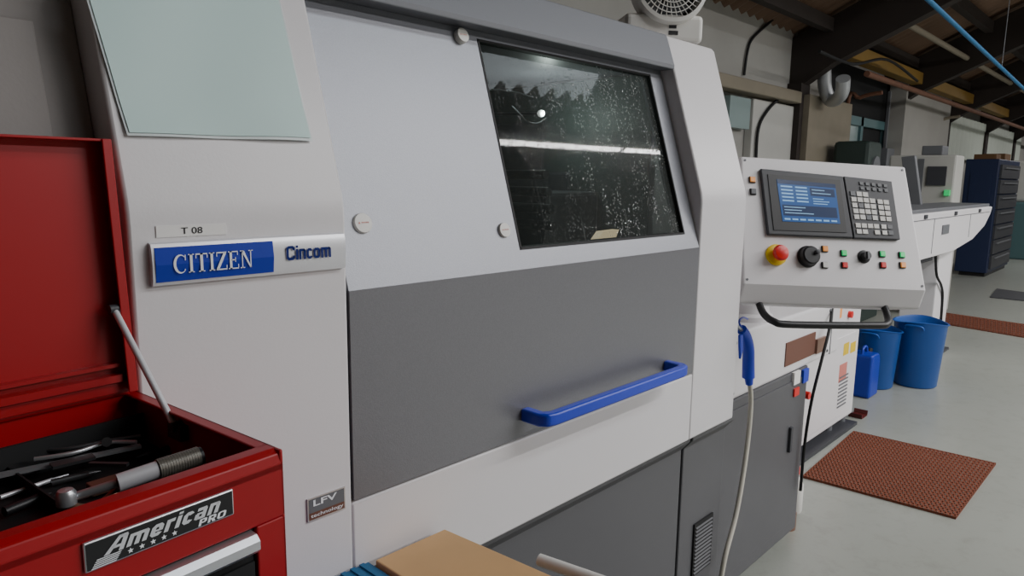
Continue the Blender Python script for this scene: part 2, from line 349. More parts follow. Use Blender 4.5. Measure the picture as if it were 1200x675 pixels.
# ================================================================ LATHE
LT = thing('lathe', 'large white and grey computer controlled lathe with slanted window door', 'machine', (1.0, 1.4, 0))
K = .31
def fy(z): return .85+K*(z-1.41)
def cover_profile(z0, off=0, yb=1.76):
    return [(.85+off, z0), (.85+off, 1.39), (.8506+off, 1.402), (.853+off, 1.418), (fy(1.435)+off, 1.435), (fy(1.79)+off, 1.79), (fy(1.80)+off+.006, 1.80), (yb, 1.80), (yb, z0)]
mb = MB(); mb.prism(cover_profile(.79), .274, .557); mb.prism(cover_profile(.79), 1.566, 1.806); mb.box(.557, 1.566, .85, 1.76, .79, .965)
mb.build('front_cover', 'white', LT, bevel=.004, smooth=30)
mb = MB(); mb.prism(cover_profile(.79, .06), -.8, .274); mb.build('side_cover', 'shaded', LT, bevel=.003, smooth=30)
mb = MB(); c = hit(33, 24, (0, .91, 1.41), (0, 1, -K)); d_ = hit(62, 150, (0, .91, 1.41), (0, 1, -K))
xr = (c.x+d_.x)/2; zt = c.z
def sl(x, z, off): return (x, fy(z)+.06+off, z)
zb = 1.43
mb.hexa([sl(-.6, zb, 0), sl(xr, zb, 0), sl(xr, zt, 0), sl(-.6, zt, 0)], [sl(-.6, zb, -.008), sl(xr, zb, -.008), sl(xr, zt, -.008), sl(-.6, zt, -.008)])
mb.build('side_access_panel', 'shaded', LT, bevel=.002)
mb = MB(); mb.box(-.8, 1.80, 1.76, 2.3, .1, 1.78); mb.build('body', 'white', LT, bevel=.01)
CV = MB(); CV.box(.558, 1.565, 1.70, 1.75, .97, 1.71); CV = CV.build('work_enclosure', 'cavity', LT)
mb = MB(); mb.box(.5575, .565, 1.0, 1.72, .97, 1.71); mb.box(1.558, 1.5655, 1.0, 1.72, .97, 1.71); mb.box(.56, 1.56, .90, 1.72, .966, .975); mb.build('enclosure_side', 'cavity', CV)
p = hy(634, 133, 1.25); mb = MB(); mb.lathe([(0, -.010), (.007, -.007), (.0105, 0), (.007, .007), (0, .010)], p, 20); mb.build('highlight_bead', 'nozzle', CV, smooth=60)  # added glowing bead, paints the small round highlight behind the glass
mb = MB(); mb.cyl(p+Vector((0, .008, 0)), (p.x, 1.70, p.z+.02), .004); mb.build('bead_stem', 'dgrey', CV)
il = bpy.data.lights.new('cavity_fill_light', 'POINT'); il.energy = 1.1; il.shadow_soft_size = .008; il.color = (.9, 1, .95)  # added point light, brightens the dim cavity
lo = bpy.data.objects.new('cavity_fill_light', il); C.objects.link(lo); lo.location = p+Vector((0, -.02, .0))
mb = MB(); mb.tube([hy(u, v, 1.4) for u, v in ((576, 104), (606, 108), (640, 118), (690, 122), (735, 128))], .0018, 8, 5); mb.build('coolant_line', 'grey', CV, smooth=60)
mb = MB(); mb.tube([hy(u, v, 1.3) for u, v in ((600, 124), (610, 134), (618, 142), (630, 144), (640, 138))], .0014, 8, 5); mb.build('coolant_line', 'grey', CV, smooth=60)
for (u0, v0, u1, v1, y0, y1, m) in ((690, 200, 800, 262, 1.25, 1.7, 'dgrey'), (640, 225, 720, 300, 1.15, 1.6, 'panel'), (735, 150, 790, 215, 1.35, 1.7, 'dgrey')):
    a = hy(u0, v0, y0); b = hy(u1, v1, y0); mb = MB(); mb.box(a.x, min(b.x, 1.555), y0, y1, max(.976, b.z), a.z); mb.build('tool_slide', m, CV, bevel=.012)
for i in range(4):
    q = hy(640+i*3, 205+i*20, 1.12); mb = MB(); mb.cyl(q, q+Vector((0, .2, 0)), .012); mb.build('tool_holder', 'dsteel', CV, smooth=40)
p = hy(712, 276, .98); mb = MB(); mb.prism([(p.x-.040, p.z-.009), (p.x+.034, p.z-.008), (p.x+.046, p.z+.012), (p.x-.018, p.z+.010)], .98, 1.0, 'y'); mb.build('reflection_patch', 'glow', CV)  # glowing patch in place of a warm reflection on the glass
mb = MB(); mb.prism([(fy(1.715), 1.715), (fy(1.725)-.004, 1.725), (fy(1.80), 1.80), (1.76, 1.803), (1.76, 1.715)], .557, 1.566); mb.build('header_beam', 'beam', LT, bevel=.002)
def dy(z, off=0): return .85+.307*(z-1.284)+off
def slab(mb, x0, x1, z0, z1, o0=0, o1=.03):
    mb.hexa([(x0, dy(z0, o0), z0), (x1, dy(z0, o0), z0), (x1, dy(z1, o0), z1), (x0, dy(z1, o0), z1)],
            [(x0, dy(z0, o1), z0), (x1, dy(z0, o1), z0), (x1, dy(z1, o1), z1), (x0, dy(z1, o1), z1)])
mb = MB(); mb.cur = 0; zd_ = 1.7145
slab(mb, .560, .93, 1.286, zd_); slab(mb, 1.51, 1.563, 1.286, zd_); slab(mb, .93, 1.51, 1.286, 1.32); slab(mb, .93, 1.51, 1.70, zd_)
mb.cur = 1; mb.box(.560, 1.563, .849, .88, .969, 1.286)
DR = mb.build('sliding_door', ['doorup', 'doorlo'], LT)
mb = MB(); g = .0045
slab(mb, .93, 1.51, 1.32, 1.32+g, -.001, .02); slab(mb, .93, 1.51, 1.70-g, 1.70, -.001, .02); slab(mb, .93, .93+g, 1.32, 1.70, -.001, .02); slab(mb, 1.51-g, 1.51, 1.32, 1.70, -.001, .02)
mb.build('window_gasket', 'rubber', DR)
mb = MB(); x0, x1, z0, z1 = .933, 1.507, 1.323, 1.697
mb.add([(x0, dy(z0, .008), z0), (x1, dy(z0, .008), z0), (x1, dy(z1, .008), z1), (x0, dy(z1, .008), z1)], [(0, 1, 2, 3)])
mb.build('window_glass', 'glass', DR)
mb = MB(); zc_ = 1.013
xa_, xb_ = .925, 1.443
mb.prism([(xa_, .8505), (xa_, .806), (xa_+.012, .790), (xa_+.03, .786), (xb_-.03, .786), (xb_-.012, .790), (xb_, .806), (xb_, .8505), (xb_-.022, .8505), (xb_-.022, .812), (xb_-.032, .806), (xa_+.032, .806), (xa_+.022, .812), (xa_+.022, .8505)], zc_-.0125, zc_+.0125, 'z')
mb.build('door_handle', 'blue', DR, bevel=.005, seg=3, smooth=40)
nrm = Vector((0, -1, .307)).normalized()
for i, (u, v) in enumerate(((424, 262), (590, 270), (541, 42))):
    hgt = 0 if i < 2 else .006
    p = hit(u, v, (0, .85-hgt*1.046, 1.284), (0, 1, -.307)); r = (.0155, .0135, .0135)[i]
    mb = MB(); R = nrm.to_track_quat('Z', 'Y').to_matrix()
    mb.lathe([(r, -hgt), (r, .003), (r*.94, .005), (0, .0055)], p, 28, R); cp = mb.build('round_cap', 'offwhite', DR, smooth=40)
    fm = frame(p+nrm*.0058, (1, 0, 0), (0, .307, 1))
    mb = MB(); mb.xf = fm; q = r*.42
    mb.add([(-q*1.5, -q*.2, 0), (-q*.9, -q*.2, 0), (-q*1.2, q*.3, 0)], [(0, 1, 2)])
    for j in range(5): mb.add([(-q*.6+j*q*.42, -q*.12, 0), (-q*.35+j*q*.42, -q*.12, 0), (-q*.35+j*q*.42, q*.2, 0), (-q*.6+j*q*.42, q*.2, 0)], [(0, 1, 2, 3)])
    mb.build('cap_print', 'pinkpl', DR)
# name badge
a = hy(173, 285, .85); b = hy(401, 315, .85); a2 = hy(177, 337, .85); b2 = hy(400, 271, .85)
bx0, bx1 = (a.x+a2.x)/2, (b.x+b2.x)/2; bz1 = (a.z+b2.z)/2; bz0 = (a2.z+b.z)/2; bxm = hy(316, 300, .85).x
mb = MB(); prof = [(.852, bz0), (.843, bz0+.002), (.841, bz0+.008), (.840, (bz0+bz1)/2), (.841, bz1-.008), (.843, bz1-.002), (.852, bz1)]
mb.prism(prof, bx0, bx1, 'x'); BD = mb.build('name_badge', 'badgesil', LT, smooth=50)
mb = MB(); mb.prism([(y-.0012, z0) for y, z0 in [(.842, bz0+.006), (.8395, (bz0+bz1)/2), (.842, bz1-.006), (.845, bz1-.006), (.845, bz0+.006)]], bx0+.003, bxm, 'x'); mb.build('badge_field', 'badgeblue', BD)
def serif_word(word, w, h, fm):
    mb = MB(); mb.xf = fm; x = 0; out = []
    def q(x0, y0, x1, y1): out.append([(x0, y0), (x1, y0), (x1, y1), (x0, y1)])
    for ch in word:
        if ch == 'C':
            W = .86; n = 26
            for k in range(n):
                A = [math.radians(48+k*(264)/n), math.radians(48+(k+1)*264/n)]
                o_ = [(x+.44+.44*math.cos(a_), .5+.51*math.sin(a_)) for a_ in A]; i_ = [(x+.50+.33*math.cos(a_), .5+.44*math.sin(a_)) for a_ in A]
                out.append([o_[0], o_[1], i_[1], i_[0]])
            q(x+.74, .68, x+.80, .98); q(x+.70, .13, x+.76, .22)
        elif ch == 'I':
            W = .38; q(x+.105, 0, x+.275, 1); q(x, 0, x+.38, .05); q(x, .95, x+.38, 1)
        elif ch == 'T':
            W = .80; q(x+.31, 0, x+.49, 1); q(x+.19, 0, x+.61, .05); q(x, .93, x+.8, 1); q(x, .74, x+.05, .95); q(x+.75, .74, x+.8, .95)
        elif ch == 'Z':
            W = .76; q(x+.03, .93, x+.73, 1); q(x, 0, x+.76, .07); q(x+.03, .76, x+.08, .95); q(x+.71, .05, x+.76, .26)
            out.append([(x, .05), (x+.2, .05), (x+.73, .95), (x+.53, .95)])
        elif ch == 'E':
            W = .74; q(x+.09, 0, x+.26, 1); q(x, 0, x+.72, .06); q(x, .94, x+.68, 1); q(x+.2, .48, x+.52, .54); q(x+.63, .76, x+.68, .96); q(x+.68, .04, x+.73, .26); q(x+.48, .38, x+.53, .64)
        elif ch == 'N':
            W = .92; q(x+.13, 0, x+.20, .96); q(x+.74, 0, x+.81, 1); q(x, 0, x+.33, .05); q(x, .95, x+.25, 1); q(x+.61, .95, x+.94, 1)
            out.append([(x+.10, .98), (x+.30, .98), (x+.81, .0), (x+.72, 0)])
        x += W+.10
    tot = x-.10
    for pl_ in out: mb.add([((px/tot-.5)*w, (py-.5)*h, .0003) for px, py in pl_], [(0, 1, 2, 3)])
    return mb
def sans_word(word, w, h, fm, shear=0, t=.21, gap=.10):
    mb = MB(); mb.xf = fm; x = 0; out = []; XH = .76; th = t*.85
    def q(x0, y0, x1, y1): out.append([(x0, y0), (x1, y0), (x1, y1), (x0, y1)])
    def o8(x0, y0, x1, y1, skip=()):
        c = .16
        O = [(x0+c, y0), (x1-c, y0), (x1, y0+c), (x1, y1-c), (x1-c, y1), (x0+c, y1), (x0, y1-c), (x0, y0+c)]
        cc = .05; I_ = [(x0+t+cc, y0+th), (x1-t-cc, y0+th), (x1-t, y0+th+cc), (x1-t, y1-th-cc), (x1-t-cc, y1-th), (x0+t+cc, y1-th), (x0+t, y1-th-cc), (x0+t, y0+th+cc)]
        for k in range(8):
            if k in skip: continue
            out.append([O[k], O[(k+1) % 8], I_[(k+1) % 8], I_[k]])
    for ch in word:
        if ch == 'C': W = .80; o8(x, 0, x+W, 1, (2,)); q(x+W-t, .16, x+W, .32); q(x+W-t, .68, x+W, .84)
        elif ch == 'A':
            W = .95; out.append([(x, 0), (x+t*1.15, 0), (x+W*.72, 1), (x+W*.48, 1)]); q(x+W-t, 0, x+W, .9); out.append([(x+W*.48, 1), (x+W*.60, 1-th), (x+W, 1-th), (x+W-.06, 1)]); q(x+W*.3, .26, x+W-t, .26+th*.8)
        elif ch == 'i': W = t; q(x, 0, x+t, XH); q(x, .85, x+t, 1)
        elif ch == 'n': W = .64; q(x, 0, x+t, XH); q(x+t, XH-th, x+W-.12, XH); q(x+W-t, 0, x+W, XH-.12); out.append([(x+W-t, XH-.12), (x+W, XH-.12), (x+W-.12, XH), (x+W-t, XH)])
        elif ch == 'c': W = .58; o8(x, 0, x+W, XH, (2,))
        elif ch == 'e': W = .64; o8(x, 0, x+W, XH, (2,)); q(x+W-t, XH*.46, x+W, XH-.16); q(x+t, XH*.38, x+W, XH*.38+.11)
        elif ch == 'a': W = .64; q(x+W-t, 0, x+W, XH-.10); q(x+.06, XH-th, x+W-.06, XH); q(x+.08, 0, x+W-t, th*.8); q(x, .06, x+t, XH*.5); q(x+.08, XH*.42, x+W-t, XH*.42+.12)
        elif ch == 'r': W = .46; q(x, 0, x+t, XH); q(x+t, XH-th, x+W, XH)
        elif ch == 'o': W = .66; o8(x, 0, x+W, XH)
        elif ch == 'm':
            W = 1.02; q(x, 0, x+t, XH); q(x+t, XH-th, x+W-.12, XH); q(x+W-t, 0, x+W, XH-.12); q(x+W/2-t/2, 0, x+W/2+t/2, XH-th); out.append([(x+W-t, XH-.12), (x+W, XH-.12), (x+W-.12, XH), (x+W-t, XH)])
        elif ch == 'P': W = .66; q(x, 0, x+t, 1); q(x+t, 1-th, x+W-.1, 1); q(x+t, .36, x+W-.1, .36+th); q(x+W-t, .44, x+W, .92)
        elif ch == 'R': W = .68; q(x, 0, x+t, 1); q(x+t, 1-th, x+W-.1, 1); q(x+t, .36, x+W-.1, .36+th); q(x+W-t, .44, x+W, .92); out.append([(x+W-t-.04, 0), (x+W+.02, 0), (x+W-.14, .40), (x+W-t-.18, .40)])
        elif ch == 'O': W = .76; o8(x, 0, x+W, 1)
        x += W+gap
    tot = x-gap
    for pl_ in out: mb.add([((px/tot-.5)*w+(py-.5)*h*shear, (py-.5)*h, .0003) for px, py in pl_], [(0, 1, 2, 3)])
    return mb
zc = (bz0+bz1)/2
pa = hy(203, 306, .838); pb = hy(296, 302, .838)
serif_word('CITIZEN', abs(pb.x-pa.x), (bz1-bz0)*.42, frame(((pa.x+pb.x)/2, .8378, zc), (1, 0, 0), (0, 0, 1))).build('badge_lettering', 'letter', BD)
pa = hy(336, 298, .838); pb = hy(388, 296, .838)
sans_word('Cincom', abs(pb.x-pa.x), (bz1-bz0)*.36, frame(((pa.x+pb.x)/2, .8385, zc+.003), (1, 0, 0), (0, 0, 1))).build('badge_lettering', 'letterblue', BD)
a = hy(182, 264, .85); b = hy(265, 274, .85); mb = MB(); mb.box(a.x, b.x, .8488, .8505, b.z-.0005, a.z-.001); SK = mb.build('name_tape', 'sticker', LT)
pa = hy(212, 269, .849); pb = hy(237, 267, .849)
text('T 08', abs(pb.x-pa.x), .0078, frame(((pa.x+pb.x)/2, .8485, (a.z+b.z)/2-.0006), (1, 0, 0), (0, 0, 1)), 'tape_lettering', 'ink', SK, bold=.004)
a = hy(359, 585, .85); b = hy(404, 597, .85); a1 = hy(360, 612, .85)
mb = MB(); mb.box(a.x, b.x, .8475, .851, a1.z, a.z); TG = mb.build('technology_tag', 'silver', LT)
mb = MB(); zc2 = (a1.z+a.z)/2; mb.add([(a.x+.002, .8472, a.z-.002), (b.x-.002, .8472, a.z-.002), (b.x-.002, .8472, a1.z+.0125), (a.x+.002, .8472, a1.z+.0125)], [(0, 1, 2, 3)]); mb.build('tag_field', 'grey', TG)
mb = MB(); mb.add([(a.x+.002, .8472, a1.z+.002), (b.x-.002, .8472, a1.z+.002), (b.x-.002, .8472, a1.z+.0125), (a.x+.002, .8472, a1.z+.0125)], [(0, 1, 2, 3)]); mb.build('tag_field', 'plate', TG)
xm = (a.x+b.x)/2; wd = b.x-a.x
text('LFV', wd*.62, .0095, frame((xm-.003, .8469, a.z-.0085), (1, 0, 0), (0, 0, 1)), 'tag_lettering', 'letter', TG, bold=.02)
text('technology', wd*.86, .0070, frame((xm, .8469, a1.z+.0071), (1, 0, 0), (0, 0, 1)), 'tag_lettering', 'letter', TG, bold=.008)
mb = MB(); mb.prism([(.90, .06), (.90, .735), (.875, .765), (.875, .789), (1.76, .789), (1.76, .06)], -.2, 1.620); mb.build('lower_panel', 'panel', LT, bevel=.003)
mb = MB(); mb.prism([(.898, .06), (.898, .735), (.872, .765), (.872, .789), (1.76, .789), (1.76, .06)], 1.627, 1.865); LP = mb.build('lower_access_door', 'panel', LT, bevel=.004)
mb = MB(); mb.box(1.705, 1.812, .893, .899, .33, .49); vt = mb.build('vent_grille', 'rubber', LP)
mb = MB()
for i in range(13):
    z = .336+i*.0115; mb.prism([(.893, z), (.889, z+.002), (.893, z+.005)], 1.711, 1.806)
mb.build('vent_louvres', 'dgrey', LP)
mb = MB(); mb.box(1.80, 3.08, 1.0, 1.7, .735, .96); BH = mb.build('bed_housing', 'white', LT, bevel=.012, seg=3)
for x in (2.98, 2.08):
    mb = MB(); mb.box(x, x+.005, .998, 1.001, .74, .95); mb.build('panel_seam', 'grey', BH)
for (x, z) in ((2.11, .76), (2.11, .93), (2.95, .76), (2.95, .93)):
    mb = MB(); mb.cyl((x, 1.001, z), (x, .996, z), .006, n=10); mb.build('screw', 'grey', BH)
mb = MB(); mb.box(1.88, 2.76, 1.0, 1.7, .05, .735); BC = mb.build('base_cabinet', 'panel', LT, bevel=.006)
mb = MB(); mb.box(1.95, 2.70, .996, 1.001, .10, .70); mb.build('base_cabinet_door', 'panel', BC, bevel=.003)
mb = MB(); mb.box(2.60, 2.62, .985, .996, .42, .52); mb.build('door_latch', 'dgrey', BC, bevel=.002)
for x in (1.95, 2.65):
    mb = MB(); mb.cyl((x, 1.1, 0), (x, 1.1, .05), .03); mb.build('foot', 'black', LT)
for x in (-.6, .6, 1.7):
    mb = MB(); mb.cyl((x, 1.1, 0), (x, 1.1, .1), .04); mb.build('foot', 'black', LT)
mb = MB(); mb.tube([(2.80, 1.05, .12), (2.80, 1.05, .40), (2.81, 1.06, .62), (2.79, 1.10, .735)], .010, 10, 4); mb.build('coolant_pipe', 'offwhite', LT, smooth=60)
mb = MB(); mb.cyl((2.81, 1.04, .44), (2.81, 1.04, .54), .022, n=16); mb.cyl((2.81, 1.04, .54), (2.81, 1.04, .57), .014, n=14); mb.build('filter_bowl', 'offwhite', LT, smooth=40)
mb = MB(); mb.cyl((2.80, 1.02, .60), (2.80, 1.0, .60), .016, n=14); mb.build('valve_knob', 'redpl', LT, smooth=40)
a = hy(921, 401, 1.0); b = hy(953, 415, 1.0); mb = MB(); mb.box(a.x, b.x, .996, 1.0, hy(921, 429, 1.0).z, hy(921, 402, 1).z); mb.build('maker_plate', 'plate', LT)
for (u0, v0, u1, v1, m) in ((957, 398, 966, 410, 'bronze'), (930, 437, 936, 448, 'sticker'), (930, 456, 935, 462, 'redpl'), (941, 434, 946, 446, 'blue')):
    a = hy(u0, v0, .995); b = hy(u1, v1, .995)
    mb = MB(); mb.box(a.x, b.x, .99, 1.001, min(a.z, b.z), max(a.z, b.z)); mb.build('warning_sticker', m, LT)
pts = [hit(u, v, (0, .85, 1.41), (0, 1, -K)) for u, v in ((98, -20), (320, -20), (362, 163), (150, 157))]
def paper(name, off, m, parent, grow=0):
    mb = MB(); n1, n2 = 14, 14; vs = []
    for i in range(n1+1):
        for j in range(n2+1):
            s_ = -grow+(1+2*grow)*i/n1; t = j/n2*(1+grow*1.6)
            p = (pts[0]*(1-s_)+pts[1]*s_)*(1-t)+(pts[3]*(1-s_)+pts[2]*s_)*t
            lift = off+.004*max(0, t-.8)*5*(.6+.4*math.sin(s_*9))+.0012*math.sin(s_*7+t*3)
            vs.append(p+Vector((0, -1, K)).normalized()*(lift+.0013))
    mb.add(vs, [(i*(n2+1)+j, (i+1)*(n2+1)+j, (i+1)*(n2+1)+j+1, i*(n2+1)+j+1) for i in range(n1) for j in range(n2)])
    return mb.build(name, m, parent, smooth=60)
PN = thing('notice_sheet', 'pale green paper sheet in a clear sleeve taped on the slanted fascia', 'paper', pts[3])
paper('sleeve', .0005, 'sleeve', PN, .012); paper('sheet', .0018, 'paper', PN)
# ================================================================ CONTROL PENDANT
yaw = math.radians(-38); tl = math.radians(20)
xp = Vector((math.cos(yaw), math.sin(yaw), 0)); n0 = Vector((math.sin(yaw), -math.cos(yaw), 0)); Zv = Vector((0, 0, 1))
nP = n0*math.cos(tl)+Zv*math.sin(tl); upP = Zv*math.cos(tl)-n0*math.sin(tl)
rl = math.radians(-2.6); xr_ = xp*math.cos(rl)+upP*math.sin(rl); ur_ = upP*math.cos(rl)-xp*math.sin(rl)
cP = CAM+ray(975, 268)*.00242
PMx = Matrix((xr_, ur_, nP)).transposed().to_4x4(); PMx.translation = cP
PD = thing('control_pendant', 'white swivelling control panel with screen, keypad and red stop button', 'control panel', PMx)
PMi = PMx.inverted()
def pl(u, v):
    q = PMi @ hit(u, v, cP, nP); return q.x, q.y
tlx, tly = pl(868, 184); trx, try_ = pl(1061, 194); blx, bly = pl(872, 350); brx, bry = pl(1085, 334)
yt = (tly+try_)/2; yb = (pl(873, 340)[1]+pl(1085, 333)[1])/2; yc = (pl(874, 357)[1]+pl(1083, 356)[1])/2
mb = MB()
fr = [(tlx, yt, 0), (trx, yt, 0), (brx, yb, 0), (blx, yb, 0)]; mid = [(tlx, yt, -.05), (trx, yt, -.05), (brx, yc, -.035), (blx, yc, -.035)]; bk = [(tlx+.04, yt-.01, -.13), (trx-.04, yt-.01, -.13), (brx-.05, yc+.01, -.12), (blx+.05, yc+.01, -.12)]
mb.add(fr+mid+bk, [(0, 3, 2, 1)]+[(i, (i+1) % 4, 4+(i+1) % 4, 4+i) for i in range(4)]+[(4+i, 4+(i+1) % 4, 8+(i+1) % 4, 8+i) for i in range(4)]+[(8, 9, 10, 11)])
mb.build('panel_body', 'white', PD, local=True, bevel=.006, seg=3)
for (x, y) in ((tlx+.012, yt-.012), (trx-.012, yt-.012), (blx+.012, yb+.012), (brx-.012, yb+.012)):
    mb = MB(); mb.cyl((x, y, 0), (x, y, .0015), .0035, n=10); mb.build('face_screw', 'grey', PD, local=True)
def pq(name, cs, m, parent, z0, z1, bevel=0):
    mb = MB(); P = [pl(u, v) for u, v in cs]; mb.hexa([(x, y, z0) for x, y in P], [(x, y, z1) for x, y in P]); return mb.build(name, m, parent, local=True, bevel=bevel)
BZ = pq('screen_bezel', [(889, 199), (985, 208), (997, 280), (898, 276)], 'dgrey', PD, 0, .012, .003)
pq('screen_surround', [(897, 206), (981, 213), (989, 274), (904, 271)], 'black', BZ, .012, .014)
sq = [(907, 212), (975, 218), (981, 264), (914, 261)]
pq('screen', sq, 'screen', BZ, .014, .015)
def lerpq(q, s_, t):
    a, b, c_, d = q; return ((a[0]*(1-s_)+b[0]*s_)*(1-t)+(d[0]*(1-s_)+c_[0]*s_)*t, (a[1]*(1-s_)+b[1]*s_)*(1-t)+(d[1]*(1-s_)+c_[1]*s_)*t)
def cell(q, s0, t0, s1, t1): return [lerpq(q, s0, t0), lerpq(q, s1, t0), lerpq(q, s1, t1), lerpq(q, s0, t1)]
mbl = MB(); mbd = MB()
def addq(mb, cs, z): mb.add([(*pl(u, v), z) for u, v in cs], [(0, 1, 2, 3)])
addq(mbd, cell(sq, 0, 0, 1, .10), .0152); addq(mbd, cell(sq, .55, .14, .97, .34), .0152); addq(mbd, cell(sq, .03, .60, .97, .86), .0152)
for i in range(5):
    addq(mbl, cell(sq, .05, .14+i*.085, .25, .175+i*.085), .0153); addq(mbl, cell(sq, .30, .14+i*.085, .50, .175+i*.085), .0153)
for i in range(3): addq(mbl, cell(sq, .06, .64+i*.07, .3+.4*random.random(), .66+i*.07), .0154)
for i in range(3): addq(mbl, cell(sq, .58, .40+i*.06, .75+.2*random.random(), .42+i*.06), .0154)
addq(mbl, cell(sq, .58, .18, .8, .20), .0154); addq(mbl, cell(sq, .58, .26, .9, .28), .0154)
for i in range(7): addq(mbl, cell(sq, .04+i*.135, .92, .14+i*.135, .96), .0154)
mbl.build('screen_readout', 'screenl', BZ, local=True); mbd.build('screen_window', 'screend', BZ, local=True)
kq = [(986, 208), (1042, 214), (1052, 282), (998, 280)]
KP = pq('keypad_panel', kq, 'dgrey', PD, 0, .012, .002)
def key(s0, t0, s1, t1, m):
    q = [pl(*p_) for p_ in cell(kq, s0, t0, s1, t1)]; mb = MB(); mb.hexa([(x, y, .012) for x, y in q], [(x, y, .0148) for x, y in q]); mb.build('key', m, KP, local=True)
for c_ in range(5): key(.30+c_*.125, .07, .37+c_*.125, .12, 'grey')
for c_ in range(5): key(.30+c_*.125, .15, .37+c_*.125, .20, 'grey')
for r_ in range(5):
    for c_ in range(4):
        if r_ == 0 and c_ > 2: continue
        key(.07+c_*.13, .24+r_*.095, .175+c_*.13, .312+r_*.095, 'offwhite' if (r_*4+c_) % 9 else 'grey')
for r_ in range(4):
    for c_ in range(2): key(.62+c_*.13, .34+r_*.095, .725+c_*.13, .412+r_*.095, 'offwhite')
for r_ in range(2):
    for c_ in range(6):
        if r_ == 1 and c_ == 2: continue
        key(.07+c_*.13+(.03 if c_ > 3 else 0), .76+r_*.10, .175+c_*.13+(.03 if c_ > 3 else 0), .83+r_*.10, 'offwhite' if c_ != 5 else 'grey')
x, y = pl(909, 299)
mb = MB(); mb.lathe([(.030, 0), (.030, .006), (.022, .010), (0, .010)], (x, y, 0), 32); ES = mb.build('emergency_stop', 'yellow', PD, local=True, smooth=40)
mb = MB(); mb.lathe([(.012, .008), (.012, .018), (.021, .022), (.0225, .030), (.019, .036), (.008, .039), (0, .039)], (x, y, 0), 32); mb.build('mushroom_button', 'redpl', ES, local=True, smooth=40)
x, y = pl(946, 301)
mb = MB(); mb.lathe([(.031, 0), (.031, .004), (.027, .007), (.026, .022), (.022, .025), (0, .025)], (x, y, 0), 40); HW = mb.build('hand_wheel', 'black', PD, local=True, smooth=35)
mb = MB(); mb.lathe([(.006, .025), (.006, .034), (0, .035)], (x+.014, y+.008, 0), 14); mb.build('wheel_knob', 'dgrey', HW, local=True, smooth=35)
mb = MB()
for i in range(20):
    a_ = 2*math.pi*i/20; mb.cyl((x+.0285*math.cos(a_), y+.0285*math.sin(a_), .004), (x+.0285*math.cos(a_), y+.0285*math.sin(a_), .0048), .0012, n=6)
mb.build('wheel_scale', 'letter', HW, local=True)
x, y = pl(1012, 301); mb = MB(); mb.lathe([(.019, 0), (.019, .003), (.012, .006), (.011, .020), (0, .021)], (x, y, 0), 24); KN = mb.build('rotary_knob', 'black', PD, local=True, smooth=35)
mb = MB(); mb.box(x-.003, x+.003, y-.011, y+.011, .018, .024); mb.build('knob_grip', 'grey', KN, local=True)
for (u, v, m) in ((966, 292, 'orange'), (966, 311, 'offwhite'), (988, 297, 'green'), (989, 311, 'redpl'), (1033, 298, 'green'), (1034, 311, 'redpl'), (1056, 299, 'green'), (1057, 311, 'orange'), (881, 211, 'orange'), (882, 225, 'grey')):
    x, y = pl(u, v); q = .0095
    mb = MB(); mb.box(x-q, x+q, y-q, y+q, 0, .004); bt = mb.build('push_button', 'black', PD, local=True, bevel=.0015)
    mb = MB(); q = .0075; mb.box(x-q, x+q, y-q, y+q, .004, .008); mb.build('button_cap', m, bt, local=True, bevel=.001)
hp = [(898, 350), (899, 366), (906, 377), (925, 381), (1020, 382), (1038, 380), (1046, 371), (1047, 352)]
mb = MB(); P = [pl(u, v) for u, v in hp]
zz = [-.045, -.02, .004, .01, .01, .004, -.02, -.045]
mb.tube([(x, y, z) for (x, y), z in zip(P, zz)], .010, 12, 5); mb.build('grab_handle', 'black', PD, local=True, smooth=50)
mb = MB(); A = Vector((2.385, 1.09, .96))
mb.lathe([(.085, 0), (.085, .018), (.072, .028), (.066, .075), (.07, .085), (.07, .12), (.055, .128), (.05, .20), (0, .205)], A, 32); mb.build('swivel_post', 'white', PD, smooth=35)
e = PMx @ Vector((.06, -.02, -.12)); mb = MB(); mb.tube([A+Vector((0, 0, .18)), A+Vector((0, 0, .28)), Vector((e.x+.05, e.y+.07, e.z)), e], .04, 16, 4); mb.build('support_arm', 'white', PD, smooth=50)
mb = MB(); mb.tube([hy(u, v, y) for u, v, y in ((976, 352, 1.02), (972, 385, .97), (962, 425, .96), (951, 470, .97), (943, 520, .98), (938, 575, .98))], .006, 8, 5)
tag(mb.build('cable', 'rubber', smooth=60), 'black cable hanging down from the control panel past the base cabinet', 'cable')
# ================================================================ AIR GUN
AG = thing('air_gun', 'blue air blow gun hanging beside the lathe on a cream hose', 'air gun', hy(876, 445, .90))
mb = MB(); mb.tube([hy(u, v, .90) for u, v in ((869, 386), (874, 394), (877, 408), (877, 425), (877, 442))], (.015, .019), 14, 5)
mb.cyl(hy(877, 432, .9), hy(878, 450, .9), .017, .011); mb.build('gun_body', 'blue', AG, smooth=50)
mb = MB(); mb.prism([(-.010, 0), (.010, 0), (.016, -.05), (.004, -.075), (-.006, -.03)], -.004, .004, 'y'); q = hy(868, 392, .895); mb.v = [v+q for v in mb.v]; mb.build('trigger', 'blue', AG, bevel=.002)
mb = MB(); mb.cyl(hy(869, 387, .9), hy(862, 380, .9), .006, .003); mb.build('nozzle', 'steel', AG, smooth=50)
mb = MB(); mb.tube([hy(871, 388, .90), hy(866, 377, .9), hy(871, 372, .93), hy(876, 374, 1.0)], .003, 8, 4); mb.build('hook', 'blue', AG, smooth=60)
mb = MB(); mb.tube([hy(u, v, y) for u, v, y in ((878, 446, .9), (880, 470, .9), (877, 510, .89), (871, 555, .88), (862, 605, .87), (849, 655, .86), (842, 700, .86), (835, 760, .86))], .0075, 12, 5); mb.build('hose', 'hose', AG, smooth=60)
